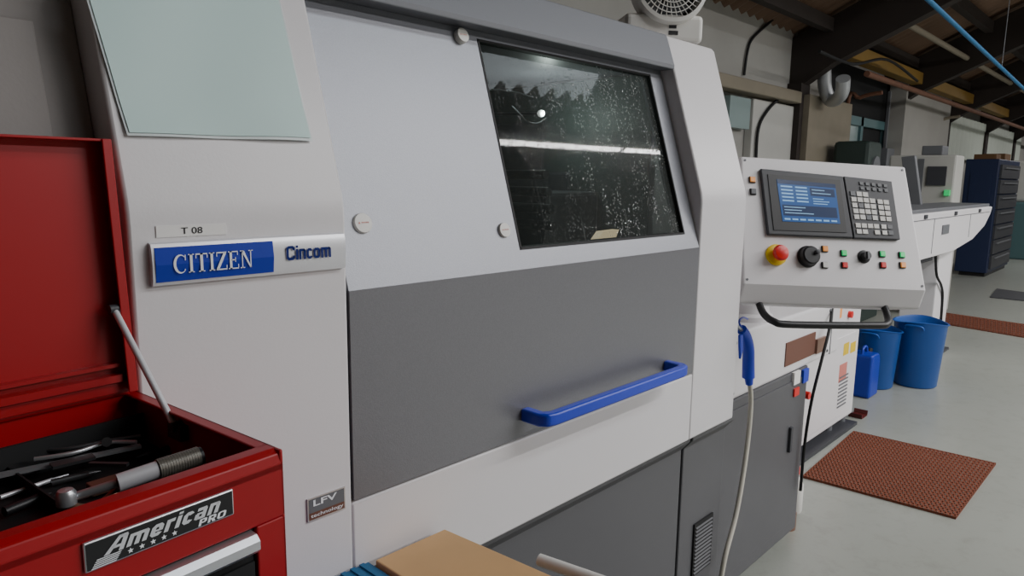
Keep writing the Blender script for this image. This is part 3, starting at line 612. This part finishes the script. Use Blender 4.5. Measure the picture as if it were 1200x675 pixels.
# ================================================================ FAN
fr_ = math.radians(-38); FM = Matrix.Translation((1.685, 1.07, 1.803)) @ Matrix.Rotation(fr_, 4, 'Z')
FN = thing('desk_fan', 'small white round desk fan standing on top of the lathe', 'fan', FM)
mb = MB(); mb.box(-.105, .105, -.05, .06, 0, .070); mb.build('base', 'offwhite', FN, local=True, bevel=.012, seg=3)
mb = MB(); mb.box(.01, .035, -.0515, -.05, .018, .028); mb.box(.01, .03, -.0515, -.05, .034, .042); mb.build('control_marking', 'ink', FN, local=True)
FL = FM @ Matrix.Translation((.012, -.05, .142)) @ Matrix.Rotation(math.radians(82), 4, 'X')
mb = MB(); mb.xf = FL; mb.lathe([(.088, -.06), (.096, -.05), (.100, -.01), (.097, .006), (.088, .008), (.086, -.01), (.086, -.06)], (0, 0, 0), 48); mb.build('shroud', 'offwhite', FN, smooth=40)
mb = MB(); mb.xf = FL
for r in (.034, .047, .060, .073):
    mb.tube([(r*math.cos(a_*math.pi/16), r*math.sin(a_*math.pi/16), .004) for a_ in range(33)], .0013, 5, 1)
for i in range(36):
    a_ = math.pi*i/18; mb.cyl((.02*math.cos(a_), .02*math.sin(a_), .003), (.09*math.cos(a_+.35), .09*math.sin(a_+.35), .001), .0014, n=5)
mb.lathe([(.024, 0), (.022, .008), (0, .010)], (0, 0, 0), 24); mb.build('grille', 'offwhite', FN)
mb = MB(); mb.xf = FL
for i in range(5):
    a_ = 2*math.pi*i/5; vs = []
    for j in range(6):
        r = .02+.060*j/5
        for s_, z in ((-.35, -.04), (.35, -.02)): vs.append((r*math.cos(a_+s_+j*.05), r*math.sin(a_+s_+j*.05), z))
    mb.add(vs, [(2*j, 2*j+2, 2*j+3, 2*j+1) for j in range(5)])
mb.cyl((0, 0, -.05), (0, 0, -.01), .022); mb.build('blades', 'grey', FN, smooth=40)
mb = MB(); mb.xf = FL; mb.lathe([(.088, -.058), (.08, -.075), (.04, -.09), (0, -.092)], (0, 0, 0), 40); mb.build('back_shell', 'dgrey', FN, smooth=40)
# ================================================================ TROLLEY
ZT = .855
TR = thing('trolley', 'low workshop trolley carrying the toolbox and a wooden board', 'trolley', (.2, .55, 0))
mb = MB(); mb.prism([(-.45, .22), (.775, .22), (.728, .845), (-.45, .845)], ZT-.03, ZT-.0005, 'z'); mb.build('tray_top', 'dgrey', TR, bevel=.004)
mb = MB(); mb.box(-.43, .70, .25, .82, .25, .27); mb.build('lower_shelf', 'grey', TR)
for x in (-.43, .69):
    for y in (.24, .80):
        mb = MB(); mb.box(x, x+.025, y, y+.025, .09, ZT-.03); lg = mb.build('leg', 'grey', TR)
        mb = MB(); mb.cyl((x+.0, y+.012, .045), (x+.025, y+.012, .045), .045); mb.box(x+.0, x+.025, y, y+.025, .05, .10); mb.build('castor', 'rubber', TR, smooth=40)
pa = hz(632, 656, ZT+.008); pb = hz(712, 684, ZT+.008)
mb = MB(); d_ = (pb-pa).normalized(); mb.cyl(pa, pa+d_*.4, .0095, n=20); mb.build('push_handle', 'offwhite', TR, smooth=40)
for f in (.09, .36):
    q = pa+d_*f; mb = MB(); mb.cyl(q+Vector((0, 0, -.004)), Vector((.74, q.y, ZT-.016)), .006, n=10); mb.build('handle_bracket', 'dgrey', TR)
mb = MB(); mb.box(-.42, .580, .24, .845, ZT, ZT+.008)
for i in range(60):
    x = -.41+i*.0165; mb.box(x, x+.008, .24, .845, ZT+.008, ZT+.0105)
tag(mb.build('rubber_mat', 'bluemat'), 'blue ribbed rubber mat lying on the trolley under the toolbox', 'mat')
mb = MB(); mb.prism([(.584, .24), (.775, .24), (.722, .830), (.584, .832)], ZT, ZT+.015, 'z'); tag(mb.build('wooden_board', 'wood', bevel=.002), 'light brown wooden board lying on the trolley beside the blue mat', 'board')
# ================================================================ TOOLBOX
TZ = ZT+.0106; TH = 1.20-TZ
TM = Matrix.Translation((.304, .575, TZ)) @ Matrix.Rotation(math.radians(6.2), 4, 'Z')
TB = thing('toolbox', 'red metal toolbox with its lid open standing on the trolley', 'toolbox', TM)
TI = TM.inverted(); Tn = TM.to_3x3()
def tloc(u, v, p, n): return TI @ hit(u, v, TM @ Vector(p), Tn @ Vector(n))
def tf(u, v, y=0): return tloc(u, v, (0, y, 0), (0, 1, 0))
def tz(u, v, z): return tloc(u, v, (0, 0, z), (0, 0, 1))
def tx(u, v, x): return tloc(u, v, (x, 0, 0), (1, 0, 0))
LW, DP, tk = .60, .285, .004
zr = tf(300, 618).z
mb = MB()
mb.box(-LW, 0, DP-tk, DP, 0, TH); mb.box(-tk, 0, 0, DP, 0, TH); mb.box(-LW, -LW+tk, 0, DP, 0, TH)
mb.box(-LW, 0, 0, DP, 0, .006)
mb.box(-LW, 0, 0, .006, zr, TH-.012); mb.prism([(0, TH-.012), (.002, TH-.003), (.010, TH), (.024, TH), (.024, TH-.02), (0, TH-.02)], -LW, 0)
mb.box(-.030, 0, 0, .006, 0, zr); mb.box(-LW, -LW+.03, 0, .006, 0, zr); mb.box(-LW, 0, 0, .006, 0, .02)
mb.box(-.014, 0, .02, DP, TH-.003, TH)
mb.build('body', 'red', TB, local=True, bevel=.003)
mb = MB(); mb.box(-LW+tk, -tk, .008, DP-tk, TH-.06, TH-.055); mb.box(-LW+tk, -tk, .024, .028, TH-.06, TH-.012)
mb.box(-LW+tk, -.006, DP-.03, DP-.026, TH-.06, TH-.02)
for x in (-.14, -.29, -.44): mb.box(x, x+.002, .03, DP-.03, TH-.055, TH-.040)
mb.build('tool_tray', 'rubber', TB, local=True)
zd = zr-.002
for (z0, z1) in ((.155, zd), (.03, .150)):
    mb = MB(); mb.box(-LW+.032, -.032, .004, .012, z0, z1); dw = mb.build('drawer', 'darkgap', TB, local=True)
    mb = MB(); mb.box(-LW+.033, -.033, .001, .005, z0+.004, z1-.030); mb.build('drawer_front', 'rubber', dw, local=True)
    mb = MB(); mb.prism([(.006, z1), (-.006, z1-.001), (-.011, z1-.006), (-.011, z1-.014), (-.007, z1-.018), (-.006, z1-.014), (-.007, z1-.007), (.006, z1-.004)], -LW+.034, -.034); mb.build('drawer_pull', 'silver', dw, local=True, smooth=30)
LH = .285; lean = .075; i0 = .008
def lidp(x0, x1, y0, y1, z0, z1):
    def s(y, z): return y+(z-TH)*lean
    mb.hexa([(x0, s(y0, z0), z0), (x1, s(y0, z0), z0), (x1, s(y0, z1), z1), (x0, s(y0, z1), z1)], [(x0, s(y1, z0), z0), (x1, s(y1, z0), z0), (x1, s(y1, z1), z1), (x0, s(y1, z1), z1)])
mb = MB(); L0 = -LW+i0
lidp(L0, -i0, DP-.004, DP, TH+.006, TH+LH); lidp(-i0-.003, -i0, DP-.024, DP, TH+.006, TH+LH); lidp(L0, L0+.003, DP-.024, DP, TH+.006, TH+LH)
lidp(L0, -i0, DP-.024, DP, TH+LH-.003, TH+LH); lidp(-i0-.010, -i0, DP-.026, DP-.024, TH+.006, TH+LH)
lidp(L0, -i0, DP-.012, DP, TH+.004, TH+.016)
LD = mb.build('lid', 'red', TB, local=True, bevel=.0012)
mb = MB(); mb.cyl((-LW+.01, DP-.004, TH+.002), (-.01, DP-.004, TH+.002), .004, n=12); mb.build('hinge', 'red', TB, local=True, smooth=40)
mb = MB(); lidp(L0+.01, -.02, DP-.018, DP-.004, TH+.018, TH+.026); mb.build('lid_rib', 'red', LD, local=True)
mb = MB(); lidp(L0+.01, -.02, DP-.014, DP-.004, TH+.034, TH+.038); mb.build('lid_rib', 'red', LD, local=True)
p1 = tx(126, 360, -.022); p2 = tx(205, 500, -.012)
if p1.y > DP-.012: p1 = Vector((-.022, DP-.012, p1.z))
mb = MB(); mb.tube([p1, p1+(p2-p1)*.5, p2], .0036, 12, 2); SY = mb.build('lid_stay', 'badgesil', TB, local=True, smooth=60)
for p in (p1, p2):
    mb = MB(); mb.cyl(p+Vector((-.005, 0, 0)), p+Vector((.007, 0, 0)), .0052, n=14); mb.build('stay_pivot', 'dgrey', SY, local=True, smooth=40)
mb = MB(); mb.box(p2.x-.001, p2.x+.008, p2.y-.012, p2.y+.014, p2.z-.014, p2.z+.002); mb.build('stay_bracket', 'dgrey', SY, local=True)
A1 = tf(96, 649); B1 = tf(272, 591); hh = abs(tf(272, 576).z-tf(272, 606).z)*.5; hl = abs(tf(96, 630).z-tf(96, 667).z)*.5; hh = (hh+hl)/2; zc3 = (A1.z+B1.z)/2
xa, xb = A1.x, B1.x
mb = MB(); mb.box(xa, xb, -.003, 0, zc3-hh, zc3+hh); BG = mb.build('brand_badge', 'silver', TB, local=True, bevel=.0012)
mb = MB(); mb.box(xa+.0015, xb-.0015, -.0035, -.002, zc3-hh+.0015, zc3+hh-.0015); mb.build('badge_field', 'black', BG, local=True)
def tfm(x, z, y=-.0037): return TM @ frame((x, y, z), (1, 0, 0), (0, 0, 1))
wB = xb-xa
sans_word('American', wB*.76, hh*1.02, tfm(xa+wB*.51, zc3+hh*.26), shear=.45, t=.24, gap=.13).build('badge_lettering', 'badgesil', BG)
sans_word('PRO', wB*.20, hh*.48, tfm(xa+wB*.83, zc3-hh*.56), shear=.35, t=.22, gap=.14).build('badge_lettering', 'letter', BG)
mb = MB(); mb.xf = tfm(0, 0)
for i in range(5):
    cx_ = xa+wB*(.27+i*.072); cz_ = zc3-hh*.58; R_ = hh*.20; vs = []
    for j in range(10):
        a_ = math.pi/2+j*math.pi/5; rr = R_ if j % 2 == 0 else R_*.45; vs.append((cx_+rr*math.cos(a_), cz_+rr*math.sin(a_), 0))
    mb.add(vs+[(cx_, cz_, 0)], [(j, (j+1) % 10, 10) for j in range(10)])
mb.build('badge_stars', 'letter', BG)
mb = MB(); mb.xf = tfm(0, 0)
for i in range(5):
    z_ = zc3+hh*(-.32-i*.12); x0_ = xa+wB*(.10-i*.008); mb.add([(x0_-wB*.03, z_, 0), (x0_+wB*.12, z_, 0), (x0_+wB*.11, z_-hh*.06, 0), (x0_-wB*.035, z_-hh*.06, 0)], [(0, 1, 2, 3)])
mb.build('badge_stripes', 'letter', BG)
# tools
zt0 = TH-.054
def tw(u, v, z): return TM @ tz(u, v, z)
MC = thing('micrometer', 'steel micrometer with long knurled grip resting in the toolbox tray', 'micrometer', tw(150, 562, zt0+.01))
a = tw(138, 566, zt0+.030); b = tw(185, 550, zt0+.034); c = tw(232, 535, zt0+.036)
mb = MB(); mb.cyl(a, b, .0080, n=20); mb.build('thimble', 'badgesil', MC, smooth=40)
mb = MB(); mb.cyl(b, c, .0094, n=24)
for i in range(30):
    q = b+(c-b)*(i+.5)/30
    if i % 2: mb.cyl(q, q+(c-b)/40, .0097, n=24)
mb.build('knurled_grip', 'grip', MC, smooth=40)
mb = MB(); mb.cyl(c, c+(c-b)*.10, .0085, n=16); mb.build('end_cap', 'black', MC, smooth=40)
mb = MB(); a0 = tw(82, 584, zt0+.022); mb.cyl(a0, a, .004, n=14); mb.build('spindle', 'steel', MC, smooth=40)
mb = MB(); mb.tube([tw(138, 574, zt0+.02), tw(120, 590, zt0+.014), tw(98, 596, zt0+.014), tw(80, 592, zt0+.018), tw(76, 584, zt0+.022)], .0045, 8, 5); mb.build('frame', 'bronze', MC, smooth=50)
mb = MB(); mb.lathe([(.008, -.010), (.008, 0), (.006, .003), (0, .004)], tw(77, 578, zt0+.030), 20); mb.build('anvil_cap', 'steel', MC, smooth=40)
CL = thing('caliper', 'long steel caliper lying across the tray beneath the toolbox lid', 'caliper', tw(90, 540, zt0))
def bar(mb, p, q, w_, h_):
    d = (q-p).normalized(); s_ = d.cross(Vector((0, 0, 1))).normalized()*w_/2; z = Vector((0, 0, h_)); mb.hexa([p-s_, p+s_, q+s_, q-s_], [p-s_+z, p+s_+z, q+s_+z, q-s_+z])
mb = MB(); bar(mb, tw(-30, 565, zt0+.012), tw(165, 524, zt0+.012), .009, .003); mb.build('beam', 'steel', CL)
mb = MB(); bar(mb, tw(60, 548, zt0+.015), tw(110, 536, zt0+.015), .015, .003); mb.build('slider', 'dsteel', CL)
mb = MB(); bar(mb, tw(105, 545, zt0+.016), tw(150, 546, zt0+.016), .005, .003); mb.build('jaw', 'dsteel', CL)
PLR = thing('pliers', 'slim dark pliers lying at the back of the toolbox tray', 'pliers', tw(120, 520, zt0))
mb = MB(); mb.tube([tw(40, 528, zt0+.02), tw(80, 526, zt0+.02), tw(125, 517, zt0+.02), tw(165, 511, zt0+.02)], .0022, 8, 4); mb.build('handle', 'dsteel', PLR, smooth=50)
mb = MB(); mb.tube([tw(40, 538, zt0+.02), tw(85, 531, zt0+.02), tw(125, 519, zt0+.02), tw(160, 518, zt0+.02)], .0022, 8, 4); mb.build('handle', 'steel', PLR, smooth=50)
mb = MB(); mb.cyl(tw(125, 518, zt0+.014), tw(125, 518, zt0+.025), .005, n=16); mb.build('pivot', 'dsteel', PLR, smooth=40)
for (u0, v0, u1, v1, nm, lab, m, r, cat) in ((0, 583, 80, 556, 'scriber', 'bright steel scriber lying in the left front of the tray', 'badgesil', .0022, 'hand tool'), (5, 600, 60, 578, 'marker_pen', 'black marker pen lying in the left front of the tray', 'black', .0045, 'pen'), (20, 560, 60, 542, 'screwdriver', 'short dark screwdriver lying under the caliper', 'dsteel', .003, 'hand tool'),
        (-10, 548, 70, 530, 'file', 'long dark steel file lying left behind the caliper', 'dsteel', .003, 'hand tool'), (60, 566, 118, 552, 'tap_wrench', 'dark tap wrench lying between caliper and micrometer', 'dsteel', .0035, 'hand tool'), (205, 523, 160, 536, 'hex_key', 'black hex key lying behind the micrometer grip', 'black', .003, 'hand tool')):
    mb = MB(); p, q = tw(u0, v0, zt0+r+.001), tw(u1, v1, zt0+r+.001); d = (q-p)*.75; mb.cyl(p, p+d, r, n=14); mb.cyl(p+d, q, r*.8, .0008, n=14)
    tag(mb.build(nm, m, smooth=40), lab, cat)
mb = MB(); p = tw(105, 580, zt0+.002); q = tw(150, 566, zt0+.002); bar(mb, p, q, .016, .010); tag(mb.build('gauge_block', 'bronze', bevel=.001), 'small bronze coloured block lying under the micrometer', 'block')
# ================================================================ BAR FEEDER and floor things
BF = thing('bar_feeder', 'long white bar feeder on stands running behind the control panel', 'machine', (5.5, 1.5, 0))
mb = MB(); mb.prism([(3.12, .90), (6.6, .90), (7.3, .96), (7.75, 1.06), (7.95, 1.16), (8.0, 1.215), (8.0, 1.235), (3.12, 1.235)], 1.32, 1.75, 'y'); FT = mb.build('feed_trough', 'white', BF, bevel=.03, seg=3)
mb = MB(); mb.box(3.2, 7.98, 1.34, 1.73, 1.235, 1.262); mb.build('trough_lid', 'grey', BF, bevel=.006)
mb = MB(); mb.box(3.2, 7.9, 1.317, 1.321, 1.185, 1.190); mb.build('panel_seam', 'grey', FT)
for x, z in ((5.9, .93), (7.1, .99)):
    mb = MB(); mb.box(x, x+.005, 1.317, 1.321, z, 1.19); mb.build('panel_seam', 'grey', FT)
for x in (5.6, 6.5, 7.4):
    mb = MB(); mb.box(x, x+.07, 1.31, 1.321, 1.195, 1.225); mb.build('lid_latch', 'dgrey', FT, bevel=.003)
mb = MB(); mb.box(6.15, 6.35, 1.312, 1.321, 1.06, 1.13); mb.build('feeder_label', 'grey', FT)
mb = MB(); mb.box(4.42, 6.9, 1.45, 1.6, .82, .90); mb.build('support_beam', 'dgrey', BF)
mb = MB(); mb.tube([(6.4, 1.40, .90), (6.42, 1.38, .72), (6.6, 1.38, .62), (6.75, 1.39, .50), (6.8, 1.39, .2)], .010, 8, 5); mb.build('feeder_cable', 'rubber', BF, smooth=60)
mb = MB(); mb.box(3.12, 4.42, 1.32, 1.75, .06, .90); CB = mb.build('feeder_cabinet', 'white', BF, bevel=.01)
mb = MB(); mb.box(3.3, 4.34, 1.315, 1.321, .10, .58); mb.build('cabinet_door', 'white', CB, bevel=.002)
for i in range(9):
    mb = MB(); mb.box(4.12, 4.26, 1.311, 1.316, .16+i*.022, .168+i*.022); mb.build('cabinet_vent', 'grey', CB)
mb = MB(); mb.cyl((4.2, 1.32, .70), (4.2, 1.30, .70), .02, n=16); mb.build('main_switch', 'redpl', CB)
for (u0, v0, u1, v1, m) in ((983, 428, 990, 444, 'pinkpl'), (988, 403, 993, 414, 'yellow'), (996, 402, 1001, 411, 'yellow'), (972, 362, 985, 372, 'orange')):
    a = hy(u0, v0, 1.32); b = hy(u1, v1, 1.32); mb = MB(); mb.box(a.x, b.x, 1.314, 1.3215, min(a.z, b.z), max(a.z, b.z)); mb.build('warning_sticker', m, CB)
mb = MB(); mb.box(3.3, 4.40, 1.28, 1.75, 0, .02); mb.build('foot_plate', 'dgrey', BF)
for x in (4.1, 4.32):
    mb = MB(); mb.cyl((x+.03, 1.36, .02), (x+.03, 1.36, .07), .025, n=14); mb.build('foot', 'grey', BF)
mb = MB(); mb.box(6.55, 7.0, 1.40, 1.66, .02, .92); mb.build('rear_stand', 'white', BF, bevel=.01)
mb = MB(); mb.box(6.5, 7.05, 1.36, 1.7, 0, .02); mb.build('foot_plate', 'dgrey', BF)
mb = MB(); P = [hx(u, v, 6.9) for u, v in ((1056, 184), (1072, 182), (1080, 246), (1064, 248))]
mb.hexa(P, [p+Vector((.06, 0, 0)) for p in P]); mn = mb.build('feeder_screen', 'grey', BF, bevel=.005)
BM = thing('milling_machine', 'white boxy machine far beyond the bar feeder with green lamp', 'machine', (9.0, 2.3, 0))
a = hx(1078, 182, 8.6); b = hx(1122, 182, 8.6)
mb = MB(); mb.box(8.6, 8.95, b.y, a.y+.3, .05, 1.74); mb.build('body', 'walldoor', BM, bevel=.02)
mb = MB(); mb.box(8.58, 8.6, b.y+.08, b.y+.26, 1.42, 1.62); mb.build('side_panel', 'dgrey', BM)
mb = MB(); mb.box(8.59, 8.6, b.y+.30, b.y+.36, 1.30, 1.70); mb.build('side_slot', 'grey', BM)
mb = MB(); p = hx(1109, 226, 8.55); mb.box(8.56, 8.6, p.y-.025, p.y+.025, p.z-.03, p.z+.03); mb.build('indicator_lamp', 'green', BM)
mb = MB(); mb.box(8.65, 8.9, b.y+.15, a.y, 1.74, 1.84); mb.build('top_box', 'grey', BM, bevel=.01)
def tub(u, v, rb, rt, h, lab):
    p = hz(u, v); q = Vector((p.x+rb*.7, p.y+rb*.7, 0))
    t = thing('flexible_tub', lab, 'tub', q, 'blue tubs under the bar feeder')
    mb = MB(); mb.lathe([(0, .0), (rb, 0), (rb+.01, .01), (rt, h-.01), (rt+.012, h), (rt, h+.003), (rt-.006, h-.012), (rb-.004, .012), (0, .012)], (0, 0, 0), 40)
    vs2 = []
    for v_ in mb.v:
        a_ = math.atan2(v_.y, v_.x); k_ = max(0, v_.z/h-.3)
        vs2.append(Vector((v_.x*(1+.05*k_*math.cos(2*a_+.5)), v_.y*(1-.06*k_*math.cos(2*a_+.5)), v_.z*(1+.035*k_*math.sin(2*a_+1)))))
    mb.v = vs2
    mb.build('tub_shell', 'tub', t, local=True, smooth=50)
    for s_ in (-1, 1):
        mb = MB(); mb.tube([(s_*(rt-.002), -.06, h-.04), (s_*(rt+.016), -.045, h-.014), (s_*(rt+.016), .045, h-.014), (s_*(rt-.002), .06, h-.04)], .007, 8, 5); o = mb.build('tub_handle', 'tub', t, local=True, smooth=60)
tub(1084, 456, .13, .165, .47, 'taller blue flexible tub, the one nearer the aisle'); tub(1032, 457, .125, .155, .42, 'blue flexible tub between the blue jerrycan and the taller tub')
JC = thing('jerrycan', 'small bright blue plastic jerrycan beside the white feeder cabinet', 'jerrycan', hz(1016, 466)+Vector((.05, .05, 0)))
mb = MB(); mb.prism([(-.09, 0), (.09, 0), (.09, .25), (.06, .30), (-.09, .30)], -.075, .075, 'y'); mb.build('body', 'can', JC, local=True, bevel=.018, seg=3)
mb = MB(); mb.cyl((.065, 0, .27), (.08, 0, .315), .022); mb.build('screw_cap', 'black', JC, local=True, smooth=40)
mb = MB(); mb.tube([(-.07, 0, .295), (-.06, 0, .335), (.0, 0, .34), (.03, 0, .295)], .010, 8, 5); mb.build('carry_handle', 'can', JC, local=True, smooth=60)
p = hz(1008, 491); mb = MB()
mb.prism([(-.05, 0), (.05, 0), (.06, .03), (.054, .03), (.046, .006), (-.046, .006), (-.054, .03), (-.06, .03)], -.04, .04, 'y'); mb.v = [v+p+Vector((.05, .03, 0)) for v in mb.v]
tag(mb.build('parts_tray', 'darkred'), 'little dark red tray on the floor by the cabinet foot', 'tray')
def hole_mat(cs, nx, ny, name, m, lab, th=.012):
    P = [hz(u, v) for u, v in cs]; mb = MB()
    def g2(s_, t): return (P[0]*(1-s_)+P[1]*s_)*(1-t)+(P[3]*(1-s_)+P[2]*s_)*t
    for i in range(nx):
        for j in range(ny):
            vs = []
            for z in (th, 0.002):
                for k in range(8):
                    a_ = 2*math.pi*(k+.5)/8; cx_, sx_ = math.cos(a_), math.sin(a_); q = max(abs(cx_), abs(sx_))
                    for rr in (.5/q, .25):
                        w_ = g2((i+.5+cx_*rr)/nx, (j+.5+sx_*rr)/ny); vs.append((w_.x, w_.y, z))
            fs = []
            for k in range(8):
                l = (k+1) % 8; fs += [(2*k, 2*l, 2*l+1, 2*k+1), (2*k+1, 2*l+1, 16+2*l+1, 16+2*k+1)]
            mb.add(vs, fs)
    c_ = [Vector((w_.x, w_.y, 0)) for w_ in P]
    for k in range(4):
        a, b = c_[k], c_[(k+1) % 4]; z = Vector((0, 0, th)); mb.add([a+Vector((0,0,.001)), b+Vector((0,0,.001)), b+z, a+z], [(0, 1, 2, 3)])
    o = mb.build(name, m); tag(o, lab, 'mat'); return o
hole_mat(((1000, 507), (1167, 545), (1120, 609), (940, 560)), 36, 22, 'rubber_floor_mat', 'brownmat', 'red-brown perforated rubber mat on the floor beside the lathe')
hole_mat(((1105, 367), (1235, 386), (1235, 402), (1105, 380)), 30, 6, 'rubber_floor_mat', 'brownmat', 'distant red-brown mat lying across the aisle')
P = [hz(u, v) for u, v in ((1168, 339), (1230, 347), (1230, 356), (1160, 349))]; mb = MB(); mb.hexa([p+Vector((0, 0, .001)) for p in P], [p+Vector((0, 0, .012)) for p in P]); tag(mb.build('rubber_floor_mat', 'dgrey'), 'dark grey mat lying farthest along the aisle', 'mat')
BT = thing('spray_bottle', 'white plastic bottle with red cap on the floor behind the base cabinet', 'bottle', hz(938, 604)+Vector((.02, .04, 0)))
mb = MB(); mb.lathe([(0, 0), (.032, 0), (.035, .01), (.035, .13), (.012, .165), (.012, .18), (0, .18)], (0, 0, 0), 24); mb.build('bottle_body', 'offwhite', BT, local=True, smooth=40)
mb = MB(); mb.lathe([(.015, .175), (.015, .205), (.008, .22), (0, .22)], (0, 0, 0), 18); mb.build('cap', 'redpl', BT, local=True, smooth=40)
mb = MB(); q = hz(925, 622); mb.lathe([(0, 0), (.045, 0), (.045, .07), (.041, .07), (.041, .006), (0, .006)], q+Vector((.02, .03, 0)), 24); tag(mb.build('drip_cup', 'bronze', smooth=40), 'small brown open cup on the floor at the base cabinet corner', 'cup')
NC = thing('tool_cabinet', 'tall navy blue cabinet standing far down the aisle', 'cabinet', (13.6, 2.3, 0))
mb = MB(); mb.box(13.0, 14.8, 2.12, 2.56, .06, 1.82); mb.build('body', 'navy', NC, bevel=.01)
mb = MB(); mb.box(13.05, 14.75, 2.15, 2.5, 0, .06); mb.build('plinth', 'black', NC)
for i in range(7):
    mb = MB(); z = .12+i*.235; mb.box(13.1, 14.7, 2.09, 2.12, z, z+.21); dd = mb.build('drawer', 'dgrey', NC)
    mb = MB(); mb.box(13.3, 14.5, 2.07, 2.09, z+.15, z+.17); mb.build('drawer_handle', 'grey', dd)
mb = MB(); mb.box(12.99, 13.0, 2.2, 2.48, .9, 1.6); mb.build('side_panel', 'navy', NC)
for (x, y, z, w_, d_, h_, lab) in ((13.2, 2.2, 1.82, .35, .3, .08, 'brown carton lying flat on the navy cabinet'), (13.9, 2.2, 1.82, .5, .3, .11, 'taller brown carton at the far end of the navy cabinet')):
    mb = MB(); mb.box(x, x+w_, y, y+d_, z, z+h_); mb.box(x+w_/2-.02, x+w_/2+.02, y-.001, y+d_, z, z+h_+.001); tag(mb.build('carton', 'carton', bevel=.004), lab, 'box')
LK = thing('locker', 'tall drab locker against the wall before the navy cabinet', 'cabinet', (11.4, 2.6, 0))
mb = MB(); mb.box(10.9, 11.8, 2.45, 2.76, 0, 1.80); mb.build('body', 'cream', LK, bevel=.01)
for i in range(2):
    mb = MB(); mb.box(10.93+i*.44, 11.33+i*.44, 2.43, 2.45, .05, 1.75); dd = mb.build('door', 'cream', LK)
    mb = MB(); mb.box(11.27+i*.1, 11.29+i*.1, 2.41, 2.43, .9, 1.05); mb.build('door_handle', 'dgrey', dd)
FM2 = thing('grinding_machine', 'distant blue grey machine at the far end of the aisle', 'machine', (17.5, 2.1, 0))
mb = MB(); mb.box(16.6, 18.6, 1.85, 2.7, 0, 1.1); mb.build('base', 'teal', FM2, bevel=.03)
mb = MB(); mb.box(17.0, 18.4, 2.0, 2.6, 1.1, 1.9); mb.build('head', 'walldoor', FM2, bevel=.05)
mb = MB(); mb.box(17.1, 17.7, 1.97, 2.0, 1.3, 1.7); mb.build('front_window', 'darkgap', FM2)
